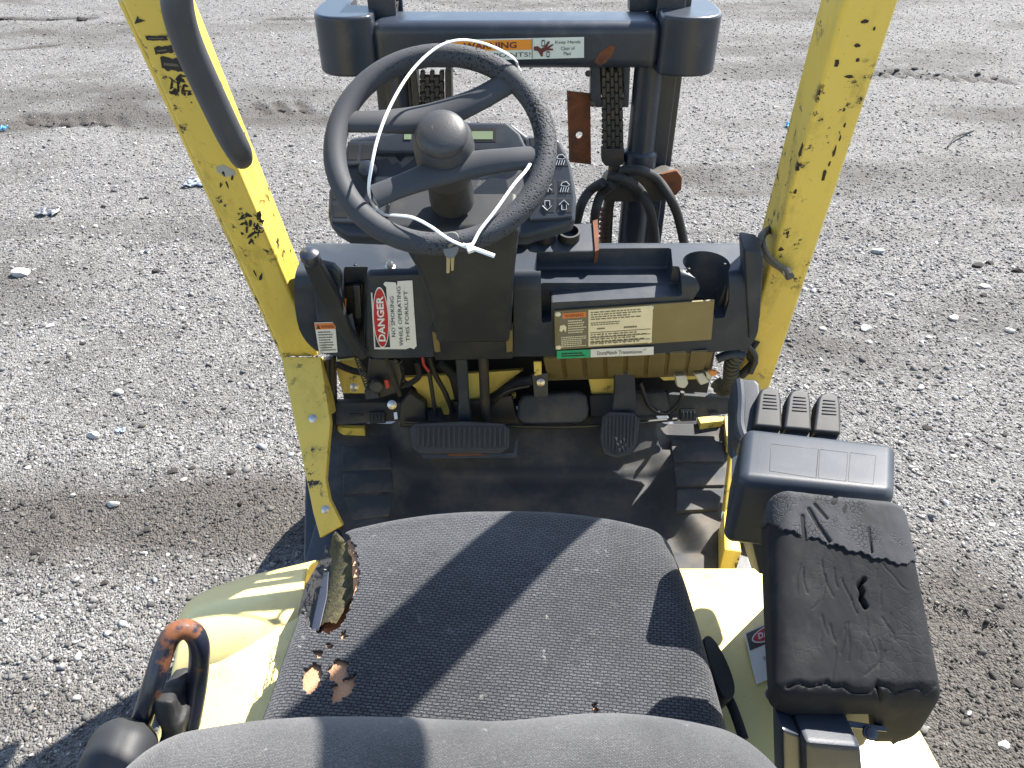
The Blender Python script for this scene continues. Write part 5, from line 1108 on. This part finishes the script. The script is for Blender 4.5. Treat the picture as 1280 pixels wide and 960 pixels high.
# ------------------------------------------------------------------ things on the forklift
zt_pts = [(588, 308, 0.020), (600, 288, 0.020), (620, 262, 0.020), (642, 231, 0.0185), (662, 206, 0.006), (674, 172, -0.028), (671, 132, -0.030), (656, 104, -0.030), (648, 84, -0.014), (643, 74, 0.014), (628, 64, 0.022), (604, 54, 0.022), (574, 50, 0.024), (545, 60, 0.026), (515, 88, 0.034), (490, 128, 0.040), (473, 170, 0.042), (464, 210, 0.036), (461, 238, 0.020), (466, 255, -0.010), (480, 268, -0.019), (494, 269, 0.012), (516, 272, 0.020), (538, 283, 0.021), (558, 297, 0.021), (574, 305, 0.022)]
zt_ = obj('zip_tie', join(tube([W_(u, v, h) for u, v, h in zt_pts], 0.0017, 8, 6, closed=True, flat=(0.7, 1.25), up=tuple(WN)), tube([W_(578, 306, 0.023), W_(596, 312, 0.024), W_(618, 320, 0.026)], 0.0022, 8, 3, flat=(0.6, 1.3), up=tuple(WN)), slab([(581, 304), (590, 303), (594, 312), (585, 315)], WPn, 0.007, 0.0012, h=0.026)), WPL)
tag(zt_, 'long white nylon zip tie looped through the steering wheel', 'zip tie')
FOB = Plane(W_(565, 305, 0.012), (0, -0.9, 0.45))
kf = obj('ignition_key', slab([(556, 293), (563, 289), (572, 291), (575, 301), (572, 318), (564, 324), (556, 321), (552, 308)], FOB, 0.006, 0.002, smooth=2), mat('grey_key_fob', (0.16, 0.155, 0.145), 0.5)); tag(kf, 'grey key fob with brass keys hanging from the zip tie', 'keys')
obj('fob_slot', slab([(560, 306), (570, 300), (571, 304), (561, 310)], FOB, 0.001, h=0.0012), PGRY, kf)
for c in ([(558, 320), (563, 319), (562, 341), (558, 342)], [(563, 319), (568, 320), (567, 338), (564, 339)]): obj('key_blade', slab(c, FOB, 0.0016, 0.0004, h=-0.002), BRS, kf)
lp2 = lambda u, v, h: LP.on(u, v, h)
c1 = [lp2(962, 285, -0.06), lp2(953, 292, -0.02), lp2(951, 303, 0.006), lp2(957, 318, 0.010), lp2(968, 330, 0.010), lp2(980, 337, 0.010), lp2(988, 347, 0.012)]
c2 = [lp2(966, 287, -0.06), lp2(956, 294, -0.02), lp2(955, 306, 0.012), lp2(961, 319, 0.016), lp2(971, 329, 0.016), lp2(981, 336, 0.016), lp2(986, 347, 0.015)]
stp = obj('strap', join(tube(c1, [0.0065, 0.0065, 0.006, 0.005, 0.005, 0.006, 0.0065], 8, 6, flat=(0.7, 1.2), up=tuple(LP.n)), tube(c2, 0.0035, 8, 6)), mat('grey_webbing', (0.085, 0.080, 0.072), 0.7, var=0.4, vscale=120)); tag(stp, 'frayed grey strap tied round the yellow guard leg by the cup holder', 'strap')
obj('frayed_end', slab([(979, 334), (989, 338), (990, 347), (984, 350), (978, 343)], Plane(lp2(985, 342, 0.014), LP.n), 0.006, 0.001), mat('pale_webbing', (0.33, 0.31, 0.28), 0.8, var=0.4, vscale=200), stp)

# ------------------------------------------------------------------ loose things on the yard
def rock(u, v, wpx, tone, flat=0.5, seed=0):
    rd = np.random.default_rng(seed + int(u * 7 + v)); c = P(u, v, z=0.0); dep = c.y * cp + CAM_H * sp; s = wpx * dep / FOC / 2
    bm = bmesh.new(); bmesh.ops.create_icosphere(bm, subdivisions=2, radius=1.0)
    V = np.array([tuple(q.co) for q in bm.verts]); f = [[q.index for q in fc.verts] for fc in bm.faces]; bm.free()
    for _ in range(9):
        n = rd.normal(size=3); n /= np.linalg.norm(n); dd = V @ n; lim = rd.uniform(0.55, 0.85); V = V - np.outer(np.maximum(0, dd - lim), n)
    V = V * np.array([1.0, rd.uniform(0.55, 0.85), flat * rd.uniform(0.8, 1.2)]) * s; a = rd.uniform(-0.6, 0.6)
    V = V @ np.array([[math.cos(a), -math.sin(a), 0], [math.sin(a), math.cos(a), 0], [0, 0, 1]]).T
    return V + np.array([c.x, c.y, float(height(np.array([c.x]), np.array([c.y]))[0]) + s * flat * 0.45]), f
PALE = mat('pale_stone', (0.36, 0.345, 0.32), 0.85, var=0.25, vscale=120, bump=0.6, bscale=260, bdist=0.002)
CLOD = mat('dark_soil_clod', (0.030, 0.026, 0.023), 0.95, var=0.4, vscale=90, bump=0.9, bscale=200, bdist=0.004)
for u, v, wp_ in ((142, 630, 19), (28, 344, 26), (150, 492, 15), (118, 547, 20), (64, 410, 12), (92, 620, 9), (180, 690, 9), (1096, 316, 18), (1081, 412, 17), (1112, 372, 11), (1228, 362, 14), (1262, 415, 15), (1210, 546, 12), (1160, 425, 10), (1028, 412, 10), (1190, 400, 16), (1150, 488, 14), (1086, 428, 12), (1254, 932, 16), (1210, 893, 10), (1240, 655, 9), (1192, 570, 9), (36, 585, 9), (120, 285, 8), (1005, 300, 9), (1140, 585, 10), (230, 600, 10), (200, 545, 8)):
    tag(obj('stone', rock(u, v, wp_, 0), PALE, None, 25), *(('pale stone loose on the gravel beside the control pod and armrest', 'stone', 'pale stones on the armrest side') if u > 600 else ('pale stone loose on the gravel beside the grab handle leg', 'stone', 'pale stones on the grab handle side')))
for u, v, wp_ in ((183, 661, 14), (176, 666, 9), (44, 688, 16), (52, 700, 10), (130, 727, 12), (142, 732, 9), (215, 590, 16), (240, 586, 10), (60, 455, 8), (105, 432, 9), (195, 340, 14), (1222, 334, 18), (1236, 330, 12), (1270, 340, 16), (1228, 372, 12), (1158, 537, 14), (1250, 757, 14), (1272, 855, 16), (1262, 790, 10), (1255, 545, 9), (262, 605, 9), (290, 592, 12), (32, 738, 8), (222, 695, 8), (1070, 375, 9)):
    tag(obj('clod_or_mark', rock(u, v, wp_, 0, 0.4, 3), CLOD, None, 20), *(('dark soil clod on the gravel beside the control pod and armrest', 'clod', 'soil clods on the armrest side') if u > 600 else ('dark soil clod in the brown damp patch near the rusty grab rail', 'clod', 'soil clods in the damp patch') if v > 570 else ('dark soil clod on the pale gravel beside the grab handle leg', 'clod', 'soil clods on the pale gravel')))
for u, v, wp_ in [(36, 150, 15), (58, 152, 16), (80, 154, 17), (103, 151, 18), (127, 154, 15), (322, 132, 13), (350, 135, 14), (378, 136, 12)] + [(4 + 13 * k + rd.uniform(-6, 6), 24 + rd.uniform(-1.5, 1.5), rd.uniform(7, 20)) for k in range(9)] + [(1080 + 24 * k + rd.uniform(-10, 10), 88 + 1.3 * k + rd.uniform(-5, 5), rd.uniform(5, 12)) for k in range(8)]:  # lumps added so they and their shadows draw tyre bars and ruts dark
    tag(obj('clod_or_mark', rock(u, v, wp_, 0, 0.42, 5), CLOD, None, 20), *(('dark lump added to darken the far tyre track behind the chipped guard leg', 'clod', 'dark lumps added in the far track') if u > 1000 else ('dark lump added to darken the tyre bar marks by the guard leg with stickers', 'clod', 'dark lumps added in the tyre bar marks') if v > 100 else ('dark lump added to darken the thin farthest rut across the yard', 'clod', 'dark lumps added in the farthest rut')))
def crumple(u, v, wpx, seed, hgt=0.5):
    rd = np.random.default_rng(seed); c = P(u, v, z=0.0); dep = c.y * cp + CAM_H * sp; s = wpx * dep / FOC; n = 9
    g = np.linspace(-0.5, 0.5, n); Xc, Yc = np.meshgrid(g, g * 0.7); k = rd.uniform(0, 1, (n, n)); Zc = k * hgt * 0.6
    Xc = Xc + rd.normal(0, 0.05, (n, n)); Yc = Yc + rd.normal(0, 0.05, (n, n)); z0 = float(height(np.array([c.x]), np.array([c.y]))[0]) + 0.006
    V = np.stack([c.x + Xc.ravel() * s, c.y + Yc.ravel() * s, z0 + Zc.ravel() * s], 1)
    f = [(i * n + j, i * n + j + 1, (i + 1) * n + j + 1, (i + 1) * n + j) for i in range(n - 1) for j in range(n - 1) if 0.5 < rd.random() * 4]
    return V, f
def scrap(name, s, m, label, cat):
    o = obj(name, s, m, None, 20); q = o.modifiers.new('thickness', 'SOLIDIFY'); q.thickness = 0.002; return tag(o, label, cat)
BLP = mat('blue_plastic', (0.13, 0.40, 0.66), 0.4, var=0.25, vscale=120)
scrap('plastic_scrap', crumple(990, 160, 15, 1, 0.7), BLP, 'scrap of blue plastic on the gravel beside the chipped guard leg', 'plastic scrap')
scrap('plastic_scrap', crumple(2, 163, 14, 2, 0.7), BLP, 'scrap of blue plastic on the gravel beside the tyre bar marks', 'plastic scrap')
scrap('foil_scrap', crumple(62, 268, 26, 3, 0.35), mat('foil', (0.22, 0.225, 0.235), 0.4, metal=0.3, var=0.4, vscale=60), 'crumpled grey foil scrap lying alone on the pale gravel', 'foil scrap')
scrap('torn_film', crumple(250, 232, 34, 4, 0.2), mat('clear_film', (0.24, 0.265, 0.30), 0.3, var=0.3, vscale=60), 'torn strip of pale film behind the guard leg with stickers', 'film scrap')
scrap('film_flake', crumple(152, 540, 12, 6, 0.3), mat('pale_blue_film', (0.30, 0.38, 0.48), 0.4, var=0.2), 'small pale blue flake on the gravel by the damp patch', 'plastic scrap')
tw_ = [P(u, v, z=0.012 + 0.01 * math.sin(i)) for i, (u, v) in enumerate(((1185, 183), (1190, 176), (1197, 170), (1206, 167), (1218, 163)))]
tag(obj('twig', tube(tw_, [0.006, 0.005, 0.006, 0.007, 0.004], 7, 4), mat('dark_twig', (0.03, 0.024, 0.02), 0.9), None), 'thin bent dark twig lying on the grey gravel', 'twig')
